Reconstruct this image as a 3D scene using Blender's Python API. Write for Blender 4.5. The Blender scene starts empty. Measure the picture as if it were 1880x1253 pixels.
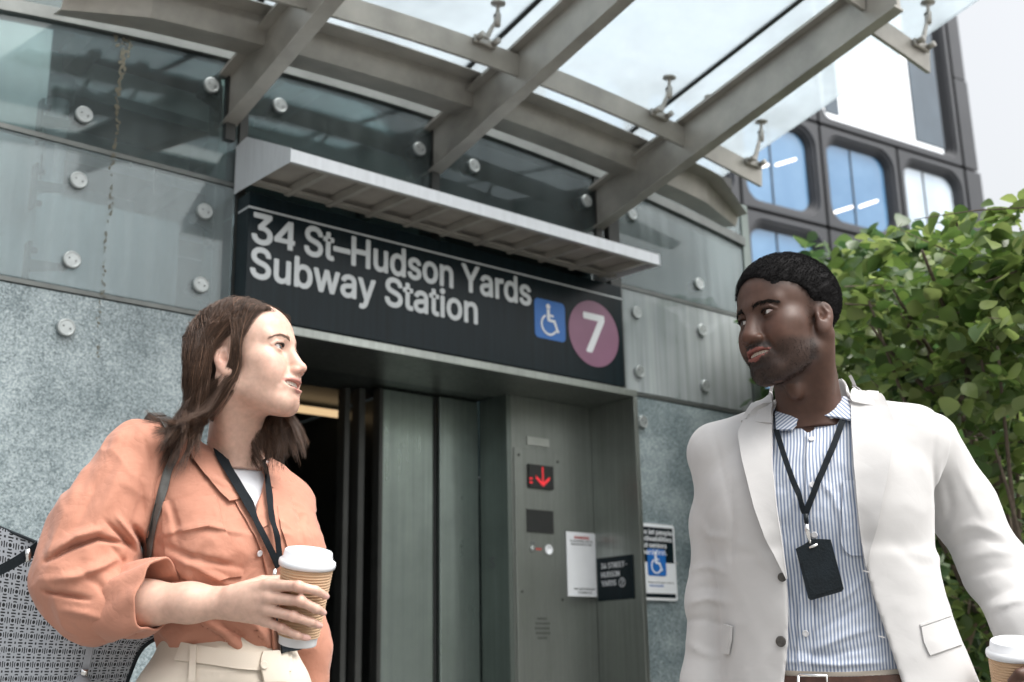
import bpy, bmesh, math, random, os
import numpy as np
from mathutils import Vector, Matrix, Euler
rnd = random.Random(7)
scene = bpy.context.scene
col = scene.collection

# ------------------------------------------------------------------ camera
CAM_Z = 1.0
PITCH, ROLL, HEAD, FPX = 0.270438, -0.018272, 0.876858, 2216.3
IW, IH = 1880.0, 1253.0
_fw = np.array([math.cos(HEAD)*math.cos(PITCH), math.sin(HEAD)*math.cos(PITCH), math.sin(PITCH)])
_r0 = np.array([math.sin(HEAD), -math.cos(HEAD), 0.0]); _u0 = np.cross(_r0, _fw)
_r = math.cos(ROLL)*_r0 + math.sin(ROLL)*_u0
_u = -math.sin(ROLL)*_r0 + math.cos(ROLL)*_u0
CAMP = np.array([0, 0, CAM_Z])
cam = bpy.data.cameras.new('camera'); camo = bpy.data.objects.new('camera', cam); col.objects.link(camo)
m = Matrix.Identity(4)
for i in range(3):
    m[i][0] = _r[i]; m[i][1] = _u[i]; m[i][2] = -_fw[i]; m[i][3] = CAMP[i]
camo.matrix_world = m
cam.sensor_width = 36.0; cam.lens = FPX/IW*36.0
cam.clip_start = 0.05; cam.clip_end = 2000
cam.dof.use_dof = True; cam.dof.focus_distance = 2.2; cam.dof.aperture_fstop = 5.0
scene.camera = camo

# ------------------------------------------------------------------ sky and sun (bright overcast)
SUN_EL, SUN_AZ = math.radians(58), math.radians(-75)   # azimuth of the sun from +X, counter-clockwise
wd = bpy.data.worlds.new('World'); scene.world = wd; wd.use_nodes = True
nt = wd.node_tree; bg = nt.nodes['Background']
sky = nt.nodes.new('ShaderNodeTexSky'); sky.sky_type = 'NISHITA'; sky.sun_disc = False
sky.sun_elevation = SUN_EL; sky.sun_rotation = math.pi/2 - SUN_AZ
sky.air_density = 1.5; sky.dust_density = 8.0; sky.ozone_density = 1.0
hs = nt.nodes.new('ShaderNodeHueSaturation'); hs.inputs['Saturation'].default_value = 0.18
nt.links.new(sky.outputs[0], hs.inputs['Color']); nt.links.new(hs.outputs[0], bg.inputs['Color'])
bg.inputs['Strength'].default_value = 0.15
sun = bpy.data.lights.new('sun', 'SUN'); sun.energy = 0.7; sun.angle = math.radians(40); sun.color = (1, .96, .9)
suno = bpy.data.objects.new('sun', sun); col.objects.link(suno)
sd = Vector((math.cos(SUN_AZ)*math.cos(SUN_EL), math.sin(SUN_AZ)*math.cos(SUN_EL), math.sin(SUN_EL)))
suno.rotation_euler = sd.to_track_quat('Z', 'Y').to_euler(); suno.location = sd*20
vs = scene.view_settings; vs.view_transform = 'Standard'; vs.look = 'None'; vs.exposure = 0.95; vs.gamma = 1.0
vs.use_curve_mapping = False
scene.render.engine = 'CYCLES'
scene.cycles.use_denoising = True
scene.cycles.max_bounces = 8; scene.cycles.transparent_max_bounces = 24
scene.cycles.caustics_reflective = False; scene.cycles.caustics_refractive = False

# ------------------------------------------------------------------ helpers
def tag(o, label=None, cat=None, group=None, kind=None):
    if label: o['label'] = label
    if cat: o['category'] = cat
    if group: o['group'] = group
    if kind: o['kind'] = kind
    return o
def empty(name, loc, label, cat, group=None, rz=0):
    o = bpy.data.objects.new(name, None); col.objects.link(o)
    o.location = loc; o.rotation_euler = (0, 0, rz); o.empty_display_size = .1
    return tag(o, label, cat, group)
def world_of(o):
    W_ = o.matrix_parent_inverse @ o.matrix_basis
    return world_of(o.parent) @ W_ if o.parent is not None else o.matrix_basis.copy()
def adopt(o, parent):
    """parent o and keep its coordinates in world space"""
    if parent is not None:
        o.parent = parent; o.matrix_parent_inverse = world_of(parent).inverted()
    return o
def mesh_obj(name, verts, faces, mat, parent=None, smooth=False):
    me = bpy.data.meshes.new(name)
    if isinstance(verts, np.ndarray): verts = verts.tolist()
    if isinstance(faces, np.ndarray): faces = faces.tolist()
    me.from_pydata(verts, [], faces); me.update()
    if smooth: me.polygons.foreach_set('use_smooth', np.ones(len(me.polygons), bool))
    o = bpy.data.objects.new(name, me); col.objects.link(o)
    if mat is not None: me.materials.append(mat)
    return adopt(o, parent)
class MB:
    """collects simple shapes into one mesh (world coordinates)"""
    def __init__(s): s.v = []; s.f = []; s.sm = []
    def add(s, vs_, fs, smooth=False):
        b = len(s.v); s.v += [tuple(map(float, q)) for q in vs_]
        for q in fs: s.f.append(tuple(b+i for i in q)); s.sm.append(smooth)
        return s
    def box(s, x0, x1, y0, y1, z0, z1, ch=0):
        x0, x1 = min(x0, x1), max(x0, x1); y0, y1 = min(y0, y1), max(y0, y1); z0, z1 = min(z0, z1), max(z0, z1)
        if ch <= 0:
            V = [(x0,y0,z0),(x1,y0,z0),(x1,y1,z0),(x0,y1,z0),(x0,y0,z1),(x1,y0,z1),(x1,y1,z1),(x0,y1,z1)]
            return s.add(V, [(0,3,2,1),(4,5,6,7),(0,1,5,4),(1,2,6,5),(2,3,7,6),(3,0,4,7)])
        c = min(ch, (x1-x0)/2.01, (y1-y0)/2.01, (z1-z0)/2.01)
        bm = bmesh.new(); bmesh.ops.create_cube(bm, size=1)
        for v in bm.verts: v.co = Vector(((x0+x1)/2+v.co.x*(x1-x0), (y0+y1)/2+v.co.y*(y1-y0), (z0+z1)/2+v.co.z*(z1-z0)))
        bmesh.ops.bevel(bm, geom=list(bm.edges), offset=c, segments=2, affect='EDGES', profile=.5)
        return s.bm(bm)
    def bm(s, bm, smooth=False):
        bm.verts.ensure_lookup_table(); bm.verts.index_update()
        s.add([v.co for v in bm.verts], [[v.index for v in f.verts] for f in bm.faces], smooth); bm.free(); return s
    def sweep(s, rings, closed=True, caps=True, smooth=False):
        n = len(rings[0]); V = [p for r in rings for p in r]; F = []
        for i in range(len(rings)-1):
            for j in range(n if closed else n-1):
                k = (j+1) % n; F.append((i*n+j, i*n+k, (i+1)*n+k, (i+1)*n+j))
        if caps and closed: F.append(tuple(range(n-1, -1, -1))); F.append(tuple((len(rings)-1)*n+j for j in range(n)))
        return s.add(V, F, smooth)
    def cyl(s, a, b, r, r2=None, n=16, smooth=True):
        a = Vector(a); b = Vector(b); r2 = r if r2 is None else r2
        q = (b-a).to_track_quat('Z', 'Y'); R = []
        for c, rr in ((a, r), (b, r2)):
            R.append([c + q @ Vector((rr*math.cos(2*math.pi*k/n), rr*math.sin(2*math.pi*k/n), 0)) for k in range(n)])
        i0 = len(s.f); s.sweep(R, smooth=smooth); s.sm[-1] = s.sm[-2] = False; return s
    def tube(s, pts, rad, n=8, caps=True):
        pts = [Vector(p) for p in pts]; R = []; up = None
        for i, p in enumerate(pts):
            t = (pts[min(i+1, len(pts)-1)] - pts[max(i-1, 0)]).normalized()
            if up is None: up = t.orthogonal().normalized()
            up = (up - t*up.dot(t)).normalized(); w = t.cross(up)
            r = rad[i] if hasattr(rad, '__len__') else rad
            R.append([p + (up*math.cos(2*math.pi*k/n) + w*math.sin(2*math.pi*k/n))*r for k in range(n)])
        return s.sweep(R, caps=caps, smooth=True)
    def lathe(s, a, axis, prof, n=32, smooth=True):
        """prof: list of (radius, height) along axis from a"""
        a = Vector(a); q = Vector(axis).normalized().to_track_quat('Z', 'Y')
        R = [[a + q @ Vector((r*math.cos(2*math.pi*k/n), r*math.sin(2*math.pi*k/n), h)) for k in range(n)] for r, h in prof]
        return s.sweep(R, smooth=smooth)
    def prism(s, poly, y0, y1, flip=False):
        """poly: (x,z) outline, extruded along Y"""
        R = [[(x, y0, z) for x, z in poly], [(x, y1, z) for x, z in poly]]
        return s.sweep(R)
    def build(s, name, mat, parent=None):
        me = bpy.data.meshes.new(name); me.from_pydata(s.v, [], s.f); me.update()
        me.polygons.foreach_set('use_smooth', np.array(s.sm, bool))
        bm = bmesh.new(); bm.from_mesh(me); bmesh.ops.recalc_face_normals(bm, faces=bm.faces); bm.to_mesh(me); bm.free()
        o = bpy.data.objects.new(name, me); col.objects.link(o)
        if mat is not None: me.materials.append(mat)
        return adopt(o, parent)
def copy_obj(o, parent=None, offset=(0, 0, 0)):
    c = o.copy(); col.objects.link(c); c.parent = parent
    c.location = Vector(o.location) + Vector(offset)
    if parent is not None and o.parent is None: adopt(c, parent)
    return c

# ------------------------------------------------------------------ materials
def newmat(name):
    mt = bpy.data.materials.new(name); mt.use_nodes = True
    return mt, mt.node_tree, mt.node_tree.nodes['Principled BSDF']
def N(nt, typ, **kw):
    n = nt.nodes.new('ShaderNode'+typ)
    for k, v in kw.items():
        if k.startswith('i_'):
            key = k[2:]; key = int(key) if key.isdigit() else key.replace('_', ' ')
            n.inputs[key].default_value = v
        else: setattr(n, k, v)
    return n
def L(nt, a, b): nt.links.new(a, b)
def ramp(nt, fac, stops):
    n = nt.nodes.new('ShaderNodeValToRGB'); e = n.color_ramp.elements
    while len(e) < len(stops): e.new(.5)
    for k, (p, c) in enumerate(stops):
        e[k].position = p; e[k].color = (*c, 1) if len(c) == 3 else c
    L(nt, fac, n.inputs['Fac']); return n
def mat_simple(name, c, rough=.5, metal=0, var=.12, scale=8, bump=0, bscale=200, spec=.5, coat=0, stretch=None, sheen=0, subs=0, alpha=1, drough=0):
    mt, nt, b = newmat(name)
    b.inputs['Roughness'].default_value = rough; b.inputs['Metallic'].default_value = metal
    b.inputs['Specular IOR Level'].default_value = spec; b.inputs['Coat Weight'].default_value = coat
    b.inputs['Sheen Weight'].default_value = sheen
    tc = N(nt, 'TexCoord'); src = tc.outputs['Object']
    if stretch:
        mp = N(nt, 'Mapping'); mp.inputs['Scale'].default_value = stretch; L(nt, src, mp.inputs['Vector']); src = mp.outputs[0]
    nz = N(nt, 'TexNoise', i_Scale=scale, i_Detail=6.0, i_Roughness=.6); L(nt, src, nz.inputs['Vector'])
    a = [max(0, x*(1-var)) for x in c]; d = [min(1, x*(1+var)) for x in c]
    rp = ramp(nt, nz.outputs['Fac'], [(.3, a), (.7, d)]); L(nt, rp.outputs[0], b.inputs['Base Color'])
    if drough:
        mr = N(nt, 'MapRange', i_3=rough-drough, i_4=rough+drough); L(nt, nz.outputs['Fac'], mr.inputs[0]); L(nt, mr.outputs[0], b.inputs['Roughness'])
    if bump:
        n2 = N(nt, 'TexNoise', i_Scale=bscale, i_Detail=4.0); L(nt, src, n2.inputs['Vector'])
        bp = N(nt, 'Bump', i_Strength=bump, i_Distance=.002); L(nt, n2.outputs['Fac'], bp.inputs['Height']); L(nt, bp.outputs[0], b.inputs['Normal'])
    return mt
def mat_steel(name, c=(.33, .355, .335), rough=.34, streak=(60, 60, 1.2), dark=.72, metal=.95):
    """brushed, rain-streaked stainless steel"""
    mt, nt, b = newmat(name); b.inputs['Metallic'].default_value = metal
    tc = N(nt, 'TexCoord'); mp = N(nt, 'Mapping'); mp.inputs['Scale'].default_value = streak; L(nt, tc.outputs['Object'], mp.inputs[0])
    n1 = N(nt, 'TexNoise', i_Scale=1.0, i_Detail=5.0, i_Roughness=.65); L(nt, mp.outputs[0], n1.inputs[0])
    n2 = N(nt, 'TexNoise', i_Scale=2.6, i_Detail=5.0, i_Roughness=.6); L(nt, tc.outputs['Object'], n2.inputs[0])
    mx = N(nt, 'Math', operation='MULTIPLY'); L(nt, n1.outputs[0], mx.inputs[0]); L(nt, n2.outputs[0], mx.inputs[1])
    rp = ramp(nt, mx.outputs[0], [(.12, [x*dark for x in c]), (.4, c)]); L(nt, rp.outputs[0], b.inputs['Base Color'])
    mr = N(nt, 'MapRange', i_1=.1, i_2=.4, i_3=rough+.16, i_4=rough-.06); L(nt, mx.outputs[0], mr.inputs[0]); L(nt, mr.outputs[0], b.inputs['Roughness'])
    bp = N(nt, 'Bump', i_Strength=.06, i_Distance=.002); L(nt, n1.outputs[0], bp.inputs['Height']); L(nt, bp.outputs[0], b.inputs['Normal'])
    return mt
def mat_glass(name, tint=(.62, .72, .72), dirt=.12, dirtc=(.30, .34, .35), rough=.03, refl=1.0, streaks=True, frost=False):
    """flat architectural glass: see-through, mirror-like at an angle, with a film of dust and rain streaks"""
    mt, nt, b = newmat(name); nt.nodes.remove(b); out = nt.nodes['Material Output']
    tr = N(nt, 'BsdfTransparent'); tr.inputs[0].default_value = (*tint, 1)
    gl = N(nt, 'BsdfGlossy', i_Roughness=rough); gl.inputs[0].default_value = (.9, .95, .95, 1)
    fr = N(nt, 'Fresnel', i_IOR=1.52); ml = N(nt, 'Math', operation='MULTIPLY', i_1=1.15*refl); L(nt, fr.outputs[0], ml.inputs[0])
    m1 = N(nt, 'MixShader'); L(nt, ml.outputs[0], m1.inputs[0]); L(nt, tr.outputs[0], m1.inputs[1]); L(nt, gl.outputs[0], m1.inputs[2])
    df = N(nt, 'BsdfTranslucent' if frost else 'BsdfDiffuse'); df.inputs[0].default_value = (*dirtc, 1)
    tc = N(nt, 'TexCoord'); mp = N(nt, 'Mapping'); mp.inputs['Scale'].default_value = (16, 16, .45) if streaks else (2, 2, 2); L(nt, tc.outputs['Object'], mp.inputs[0])
    nz = N(nt, 'TexNoise', i_Scale=1.0, i_Detail=3.0, i_Roughness=.6); L(nt, mp.outputs[0], nz.inputs[0])
    n2 = N(nt, 'TexNoise', i_Scale=1.5, i_Detail=3.0); L(nt, tc.outputs['Object'], n2.inputs[0])
    mm = N(nt, 'Math', operation='MULTIPLY'); L(nt, nz.outputs[0], mm.inputs[0]); L(nt, n2.outputs[0], mm.inputs[1])
    mr = N(nt, 'MapRange', i_1=.1, i_2=.42, i_3=dirt*.45, i_4=min(1, dirt*1.6)); L(nt, mm.outputs[0], mr.inputs[0])
    m2 = N(nt, 'MixShader'); L(nt, mr.outputs[0], m2.inputs[0]); L(nt, m1.outputs[0], m2.inputs[1]); L(nt, df.outputs[0], m2.inputs[2])
    L(nt, m2.outputs[0], out.inputs[0]); return mt
def mat_emit(name, c, s):
    mt, nt, b = newmat(name); b.inputs['Base Color'].default_value = (*c, 1)
    b.inputs['Emission Color'].default_value = (*c, 1); b.inputs['Emission Strength'].default_value = s; return mt
def mat_granite(name):
    mt, nt, b = newmat(name); tc = N(nt, 'TexCoord')
    v = N(nt, 'TexVoronoi', i_Scale=230.0); n1 = N(nt, 'TexNoise', i_Scale=150.0, i_Detail=7.0, i_Roughness=.75); n2 = N(nt, 'TexNoise', i_Scale=3.0, i_Detail=5.0, i_Roughness=.65)
    for n in (v, n1, n2): L(nt, tc.outputs['Object'], n.inputs['Vector'])
    a = N(nt, 'MixRGB', blend_type='OVERLAY', i_0=.35); L(nt, n1.outputs[0], a.inputs[1]); L(nt, v.outputs['Color'], a.inputs[2])
    ad = N(nt, 'MixRGB', blend_type='ADD', i_0=1.0); bw = N(nt, 'RGBToBW'); L(nt, a.outputs[0], bw.inputs[0])
    sc = N(nt, 'MapRange', i_1=.3, i_2=.7, i_3=-.13, i_4=.13); L(nt, n2.outputs[0], sc.inputs[0])
    ma = N(nt, 'Math', operation='ADD'); L(nt, bw.outputs[0], ma.inputs[0]); L(nt, sc.outputs[0], ma.inputs[1])
    rp = ramp(nt, ma.outputs[0], [(.34, (.075, .105, .116)), (.46, (.175, .225, .24)), (.56, (.27, .325, .34)), (.70, (.40, .46, .475))])
    L(nt, rp.outputs[0], b.inputs['Base Color']); b.inputs['Roughness'].default_value = .38; b.inputs['Coat Weight'].default_value = .12; b.inputs['Coat Roughness'].default_value = .08
    return mt
M = {}
M['paint'] = mat_simple('canopy_paint', (.37, .355, .32), rough=.42, metal=.35, var=.22, scale=5, bump=.05, bscale=120, drough=.1)
M['steel'] = mat_steel('brushed_steel')
M['steel_dk'] = mat_steel('dark_steel', c=(.21, .245, .23), rough=.36)  # darker tone of the brushed steel
M['alu'] = mat_simple('white_aluminium', (.62, .65, .68), rough=.4, metal=.2, var=.08, scale=6, stretch=(6, 6, 1))
M['glass'] = mat_glass('wall_glass', dirt=.07, dirtc=(.42, .50, .52))
M['glass_low'] = mat_glass('misted_glass', tint=(.74, .82, .84), dirt=.22, dirtc=(.52, .60, .62))
M['glass_top'] = mat_glass('canopy_glass', tint=(.93, .96, .97), dirt=.55, dirtc=(.56, .61, .64), refl=.35, streaks=False, frost=True)
M['granite'] = mat_granite('blue_grey_granite')
M['black'] = mat_simple('black_gasket', (.012, .014, .014), rough=.5, var=.2)
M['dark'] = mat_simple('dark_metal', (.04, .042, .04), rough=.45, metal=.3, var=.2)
M['cap'] = mat_simple('standoff_cap', (.36, .39, .39), rough=.38, metal=.5, var=.1, scale=60)
M['enamel'] = mat_simple('sign_enamel', (.006, .013, .017), rough=.30, var=.3, scale=3, stretch=(20, 20, 1), spec=.16)
M['letter'] = mat_simple('sign_lettering', (.56, .60, .62), rough=.5, var=.05)
M['blue'] = mat_simple('sign_blue', (.01, .13, .45), rough=.4, var=.06)
M['purple'] = mat_simple('route_purple', (.235, .105, .175), rough=.4, var=.06)
M['white'] = mat_simple('white_print', (.74, .77, .80), rough=.45, var=.03)
M['red'] = mat_simple('red_print', (.5, .06, .05), rough=.5, var=.03)
M['greyprint'] = mat_simple('grey_print', (.12, .13, .14), rough=.5, var=.03)
M['ledred'] = mat_emit('led_red', (.75, .03, .04), .22)
M['glass_pale'] = mat_glass('sky_pale_glass', tint=(.74, .82, .84), dirt=.42, dirtc=(.62, .67, .68))  # dust film thickened and paled to paint in the reflected sky
M['rail'] = mat_simple('joint_metal', (.12, .13, .125), rough=.4, metal=.5, var=.2)
# ------------------------------------------------------------------ ground
gm = mat_simple('plaza_paving', (.22, .215, .205), rough=.85, var=.15, scale=3, bump=.3, bscale=60)
g = MB(); g.add([(-900, -900, 0), (900, -900, 0), (900, 900, 0), (-900, 900, 0)], [(0, 1, 2, 3)])
tag(g.build('ground', gm), kind='structure')

# ------------------------------------------------------------------ subway entrance pavilion
FY, GY, CX = 3.9, 4.0, 2.976          # portal face, glass face, centre line
def za(x): return -.037*(x-CX)**2      # the arched eave
pav = empty('subway_entrance', (CX, 5.2, 0), 'glass and granite subway elevator pavilion behind the two people', 'building')
XL, XR = .94, 5.012
PL, PR = 1.985, 3.985                  # opening of the portal
g = lambda *a, **k: MB().box(*a, **k)
# granite panels below, glass above
for x0, x1 in ((XL, 1.955), (4.03, XR-.03)):
    g(x0, x1, GY+.004, GY+.05, .02, 2.293, ch=.003).build('granite_panel', M['granite'], pav)
    g(x0, x1, GY-.001, GY+.03, 2.296, 2.312).build('joint_rail', M['rail'], pav)
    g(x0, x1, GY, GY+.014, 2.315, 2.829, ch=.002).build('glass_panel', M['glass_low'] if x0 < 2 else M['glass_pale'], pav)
    g(x0, x1, GY-.004, GY+.03, 2.832, 2.850).build('joint_rail', M['rail'], pav)
    g(x0, x1, GY, GY+.014, 2.853, 3.50, ch=.002).build('glass_panel', M['glass'] if x0 < 2 else M['glass_low'], pav)
for x0, x1 in ((1.995, 2.885), (2.925, 3.93)):
    g(x0, x1, GY, GY+.014, 2.83, 3.50, ch=.002).build('glass_panel', M['glass'], pav)
# posts
for x0, x1 in ((1.958, 1.992), (2.888, 2.922), (3.955, 4.026)):
    g(x0, x1, GY-.01, GY+.10, 2.30 if x0 != 2.888 else 2.80, 3.52).build('post', M['dark'], pav)
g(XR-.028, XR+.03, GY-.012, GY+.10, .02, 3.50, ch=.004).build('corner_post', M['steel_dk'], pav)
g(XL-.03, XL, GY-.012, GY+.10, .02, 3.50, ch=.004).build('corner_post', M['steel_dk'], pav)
# head channel following the arch
h = MB(); R_ = []
for k in range(25):
    x = XL+.02+(XR-XL-.04)*k/24; z = 3.43+za(x)
    R_.append([(x, GY-.02, z-.03), (x, GY-.02, z+.02), (x, GY+.06, z+.02), (x, GY+.06, z-.03)])
h.sweep(R_); h.build('head_channel', M['rail'], pav)
# inner light steel columns, ceiling, rear wall and side walls
ST = mat_simple('inner_column_paint', (.60, .64, .65), rough=.45, metal=.2, var=.1)
for x0, x1 in ((1.0, 1.305), (4.66, 4.97)):
    g(x0, x1, GY+.27, GY+.42, .0, 3.46, ch=.006).build('inner_column', ST, pav)
for x0, x1 in ((1.985, 2.06), (3.90, 3.98)):
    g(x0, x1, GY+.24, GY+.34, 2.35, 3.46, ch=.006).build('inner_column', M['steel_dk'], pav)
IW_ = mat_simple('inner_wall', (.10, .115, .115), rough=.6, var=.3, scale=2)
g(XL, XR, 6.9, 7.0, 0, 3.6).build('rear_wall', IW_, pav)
LB = mat_simple('inner_lining', (.52, .59, .62), rough=.5, var=.25, scale=1.5)
for x0, x1 in ((1.31, 1.955), (4.03, 4.655)):
    g(x0, x1, GY+.50, GY+.53, .02, 2.84).build('lining_panel', LB, pav)
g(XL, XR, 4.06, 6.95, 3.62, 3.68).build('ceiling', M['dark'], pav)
for k, y in enumerate((4.75, 5.45, 6.15)):
    g(XL+.05, XR-.05, y, y+.10, 3.46, 3.58).build('ceiling_beam', ST, pav)
for x in (1.5, 2.4, 3.4, 4.3):
    g(x, x+.08, 4.15, 6.9, 3.50, 3.615).build('ceiling_beam', M['steel_dk'], pav)
MB().cyl((1.50, 4.75, 0), (1.50, 4.75, 3.46), .043, n=24).build('round_post', mat_simple('pale_post', (.62, .66, .68), rough=.35, var=.05), pav)
MB().cyl((1.50, 4.75, 3.36), (1.50, 4.75, 3.46), .06, n=24).build('post_collar', M['steel'], pav)
g(1.7, 1.88, 5.6, 5.62, 2.9, 3.12).build('interior_notice', mat_simple('poster_blue', (.05, .16, .28), rough=.5), pav)
for x0, x1 in ((XL-.03, XL), (XR, XR+.03)):
    g(x0, x1, GY+.104, 6.95, .02, 2.29).build('side_granite', M['granite'], pav)
    g(x0, x1-.012, GY+.104, 6.95, 2.30, 3.50).build('side_glass', M['glass_low'], pav)
# standoff fittings: disc in front of the glass, stem and bracket behind
def standoff(x, z, side, arm=True, dark=False):
    d = MB(); d.lathe((x, GY+.002, z), (0, -1, 0), [(.030, 0), (.0315, .003), (.0315, .014), (.029, .0175), (.0245, .0178), (.0238, .0168), (.0225, .0168), (.001, .0172)], n=32)
    o = d.build('standoff', M['cap'], pav)
    if arm:
        a = MB(); xb = x + side*.105
        a.cyl((x, GY+.016, z), (x, GY+.10, z), .016, n=14)
        a.sweep([[(x, GY+.085, z-.012), (x, GY+.10, z-.012), (x, GY+.10, z+.012), (x, GY+.085, z+.012)],
                 [(xb, GY+.13, z-.022), (xb, GY+.15, z-.022), (xb, GY+.15, z+.022), (xb, GY+.13, z+.022)]])
        a.box(xb-.006, xb+.006, GY+.12, GY+.165, z-.085, z+.085)
        for s in (-1, 1): a.cyl((xb, GY+.14, z+s*.06), (xb-side*.03, GY+.14, z+s*.06), .012, n=10)
        a.build('bracket', M['rail'], o)
    for s in (-1, 1):
        b = MB().cyl((x+s*.0115, GY-.016, z-s*.004), (x+s*.0115, GY-.0185, z-s*.004), .0024, n=8)
        b.build('pin_hole', M['black'], o)
for z in (2.41, 2.706, 2.958): standoff(1.352, z, -1); standoff(4.602, z, -1)
for z in (2.413, 2.703, 3.226): standoff(1.83, z, 1)
for z in (2.416, 2.716, 3.235): standoff(4.125, z, -1, arm=z > 3)
for x in (1.352, 4.132): standoff(x, 2.167, -1, arm=False)
for x, s in ((2.127, -1), (2.814, 1), (3.115, -1), (3.813, 1)): standoff(x, 3.23, s)
# moss and grime running down the left glass
mo = MB(); rr = random.Random(3)
for k in range(260):
    t = rr.random()**1.5; z = 3.40 - t*1.32
    wd_ = .045*math.exp(-((z-3.33)/.08)**2) + .006 + .006*rr.random()
    x = 1.478 - .012*t + wd_*(rr.random()-.5)*1.6 + .004*math.sin(z*22)
    s = .0035*(.5+rr.random())*(1.3-t*.8)
    y = GY-.0012 if z > 2.85 or 2.315 < z < 2.83 else (GY-.0045 if z > 2.296 else GY+.0025)
    n = 6; mo.add([(x+s*math.cos(q*2*math.pi/n)*(.6+rr.random()*.7), y-.001*rr.random(), z+s*1.7*math.sin(q*2*math.pi/n)*(.6+rr.random()*.7)) for q in range(n)], [tuple(range(n))])
tag(mo.build('moss_stain', mat_simple('moss', (.12, .115, .085), rough=.9, var=.5, scale=300), pav), kind='stuff')

# steel portal round the elevator
po = pav
g(PL-.03, 4.008, FY, 4.30, 2.256, 2.290, ch=.002).build('portal_lintel', M['steel'], po)
g(3.982, 4.008, FY, FY+.305, .0, 2.254, ch=.002).build('portal_jamb', M['steel'], po)
g(1.93, 1.955, FY, 4.38, .0, 2.254, ch=.002).build('portal_jamb', M['steel'], po)
g(3.478, 3.98, 4.20, 4.23, .0, 2.254).build('hall_wall', M['steel'], po)
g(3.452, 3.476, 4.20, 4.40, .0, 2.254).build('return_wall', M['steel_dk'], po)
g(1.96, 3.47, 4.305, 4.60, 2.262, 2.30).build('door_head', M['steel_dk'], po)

# ------------------------------------------------------------------ elevator
el = empty('elevator', (2.7, 4.9, 0), 'open elevator with steel sliding doors and dark cab in the portal', 'elevator')
DG = mat_steel('door_steel', c=(.34, .40, .38), rough=.30, streak=(30, 30, .7), dark=.6)
for x0, x1, y in ((2.925, 3.205, 4.43), (3.225, 3.448, 4.405)):
    g(x0, x1, y, y+.03, .01, 2.252, ch=.004).build('door_panel', DG, el)
g(2.905, 2.924, 4.42, 4.475, .01, 2.25).build('door_edge', M['dark'], el)
g(3.207, 3.222, 4.43, 4.47, .01, 2.25).build('door_seal', M['black'], el)
g(2.775, 2.80, 4.50, 4.56, .01, 2.25).build('door_jamb', M['dark'], el)
g(2.83, 2.86, 4.47, 4.53, .01, 2.25).build('door_track', M['dark'], el)
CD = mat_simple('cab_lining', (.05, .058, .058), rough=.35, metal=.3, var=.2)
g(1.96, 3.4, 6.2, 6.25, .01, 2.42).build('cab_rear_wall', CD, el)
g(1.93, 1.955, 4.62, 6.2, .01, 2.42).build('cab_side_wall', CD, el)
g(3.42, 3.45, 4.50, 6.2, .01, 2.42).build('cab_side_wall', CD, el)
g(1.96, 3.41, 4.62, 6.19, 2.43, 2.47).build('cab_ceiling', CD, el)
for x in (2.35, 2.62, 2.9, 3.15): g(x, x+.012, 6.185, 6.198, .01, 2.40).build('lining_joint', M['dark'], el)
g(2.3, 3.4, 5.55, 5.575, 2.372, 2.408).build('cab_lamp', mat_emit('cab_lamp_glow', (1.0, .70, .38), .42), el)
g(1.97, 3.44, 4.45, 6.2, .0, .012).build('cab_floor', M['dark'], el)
# hall call panel
hp = MB().box(3.489, 3.777, 4.193, 4.199, .75, 2.009, ch=.002).build('call_panel', M['steel'], el)
def pbox(name, x0, x1, z0, z1, mat, y=4.1925, d=.004, par=None): return MB().box(x0, x1, y-d, y, z0, z1).build(name, mat, par or hp)
pbox('arrow_display', 3.566, 3.715, 1.830, 1.937, M['black'], d=.012)
pbox('dark_display', 3.555, 3.715, 1.626, 1.730, M['black'])
a = MB(); xc, y = 3.648, 4.180
a.box(xc-.004, xc+.004, y-.001, y, 1.85, 1.928)
for s in (-1, 1): a.sweep([[(xc, y-.0012, 1.838), (xc, y-.0002, 1.838), (xc, y-.0002, 1.856), (xc, y-.0012, 1.856)], [(xc+s*.042, y-.0012, 1.872), (xc+s*.042, y-.0002, 1.872), (xc+s*.042, y-.0002, 1.886), (xc+s*.042, y-.0012, 1.886)]])
a.build('red_arrow', M['ledred'], hp)
for z in (1.848, 1.866): pbox('red_digit', 3.566, 3.584, z, z+.008, M['ledred'], y=4.1795, d=.001)
MB().lathe((3.682, 4.193, 1.552), (0, -1, 0), [(.023, 0), (.023, .006), (.018, .0065), (.017, .003), (.004, .003)], n=24).build('call_button', M['white'], hp)
MB().lathe((3.586, 4.193, 1.552), (0, -1, 0), [(.014, 0), (.013, .006), (.004, .0065)], n=18).build('key_switch', M['cap'], hp)
pbox('key_label', 3.575, 3.60, 1.573, 1.582, M['greyprint'], d=.001); pbox('key_slot', 3.605, 3.64, 1.549, 1.556, M['red'], d=.001)
for i in range(5):
    for j in range(6):
        if (i in (0, 4)) and (j in (0, 5)): continue
        MB().cyl((3.597+j*.0145+(i % 2)*.004, 4.1925, 1.16+i*.021), (3.597+j*.0145+(i % 2)*.004, 4.1915, 1.16+i*.021), .0045, n=8).build('speaker_hole', M['black'], hp)
for x, z in ((3.515, 1.975), (3.753, 1.965), (3.52, 1.36), (3.76, 1.33)): MB().cyl((x, 4.1925, z), (x, 4.190, z), .006, n=10).build('screw', M['dark'], hp)
pbox('floor_plate', 3.57, 3.705, 2.03, 2.068, mat_simple('pale_tape', (.42, .45, .42), rough=.6), y=4.1985, par=el)

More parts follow.
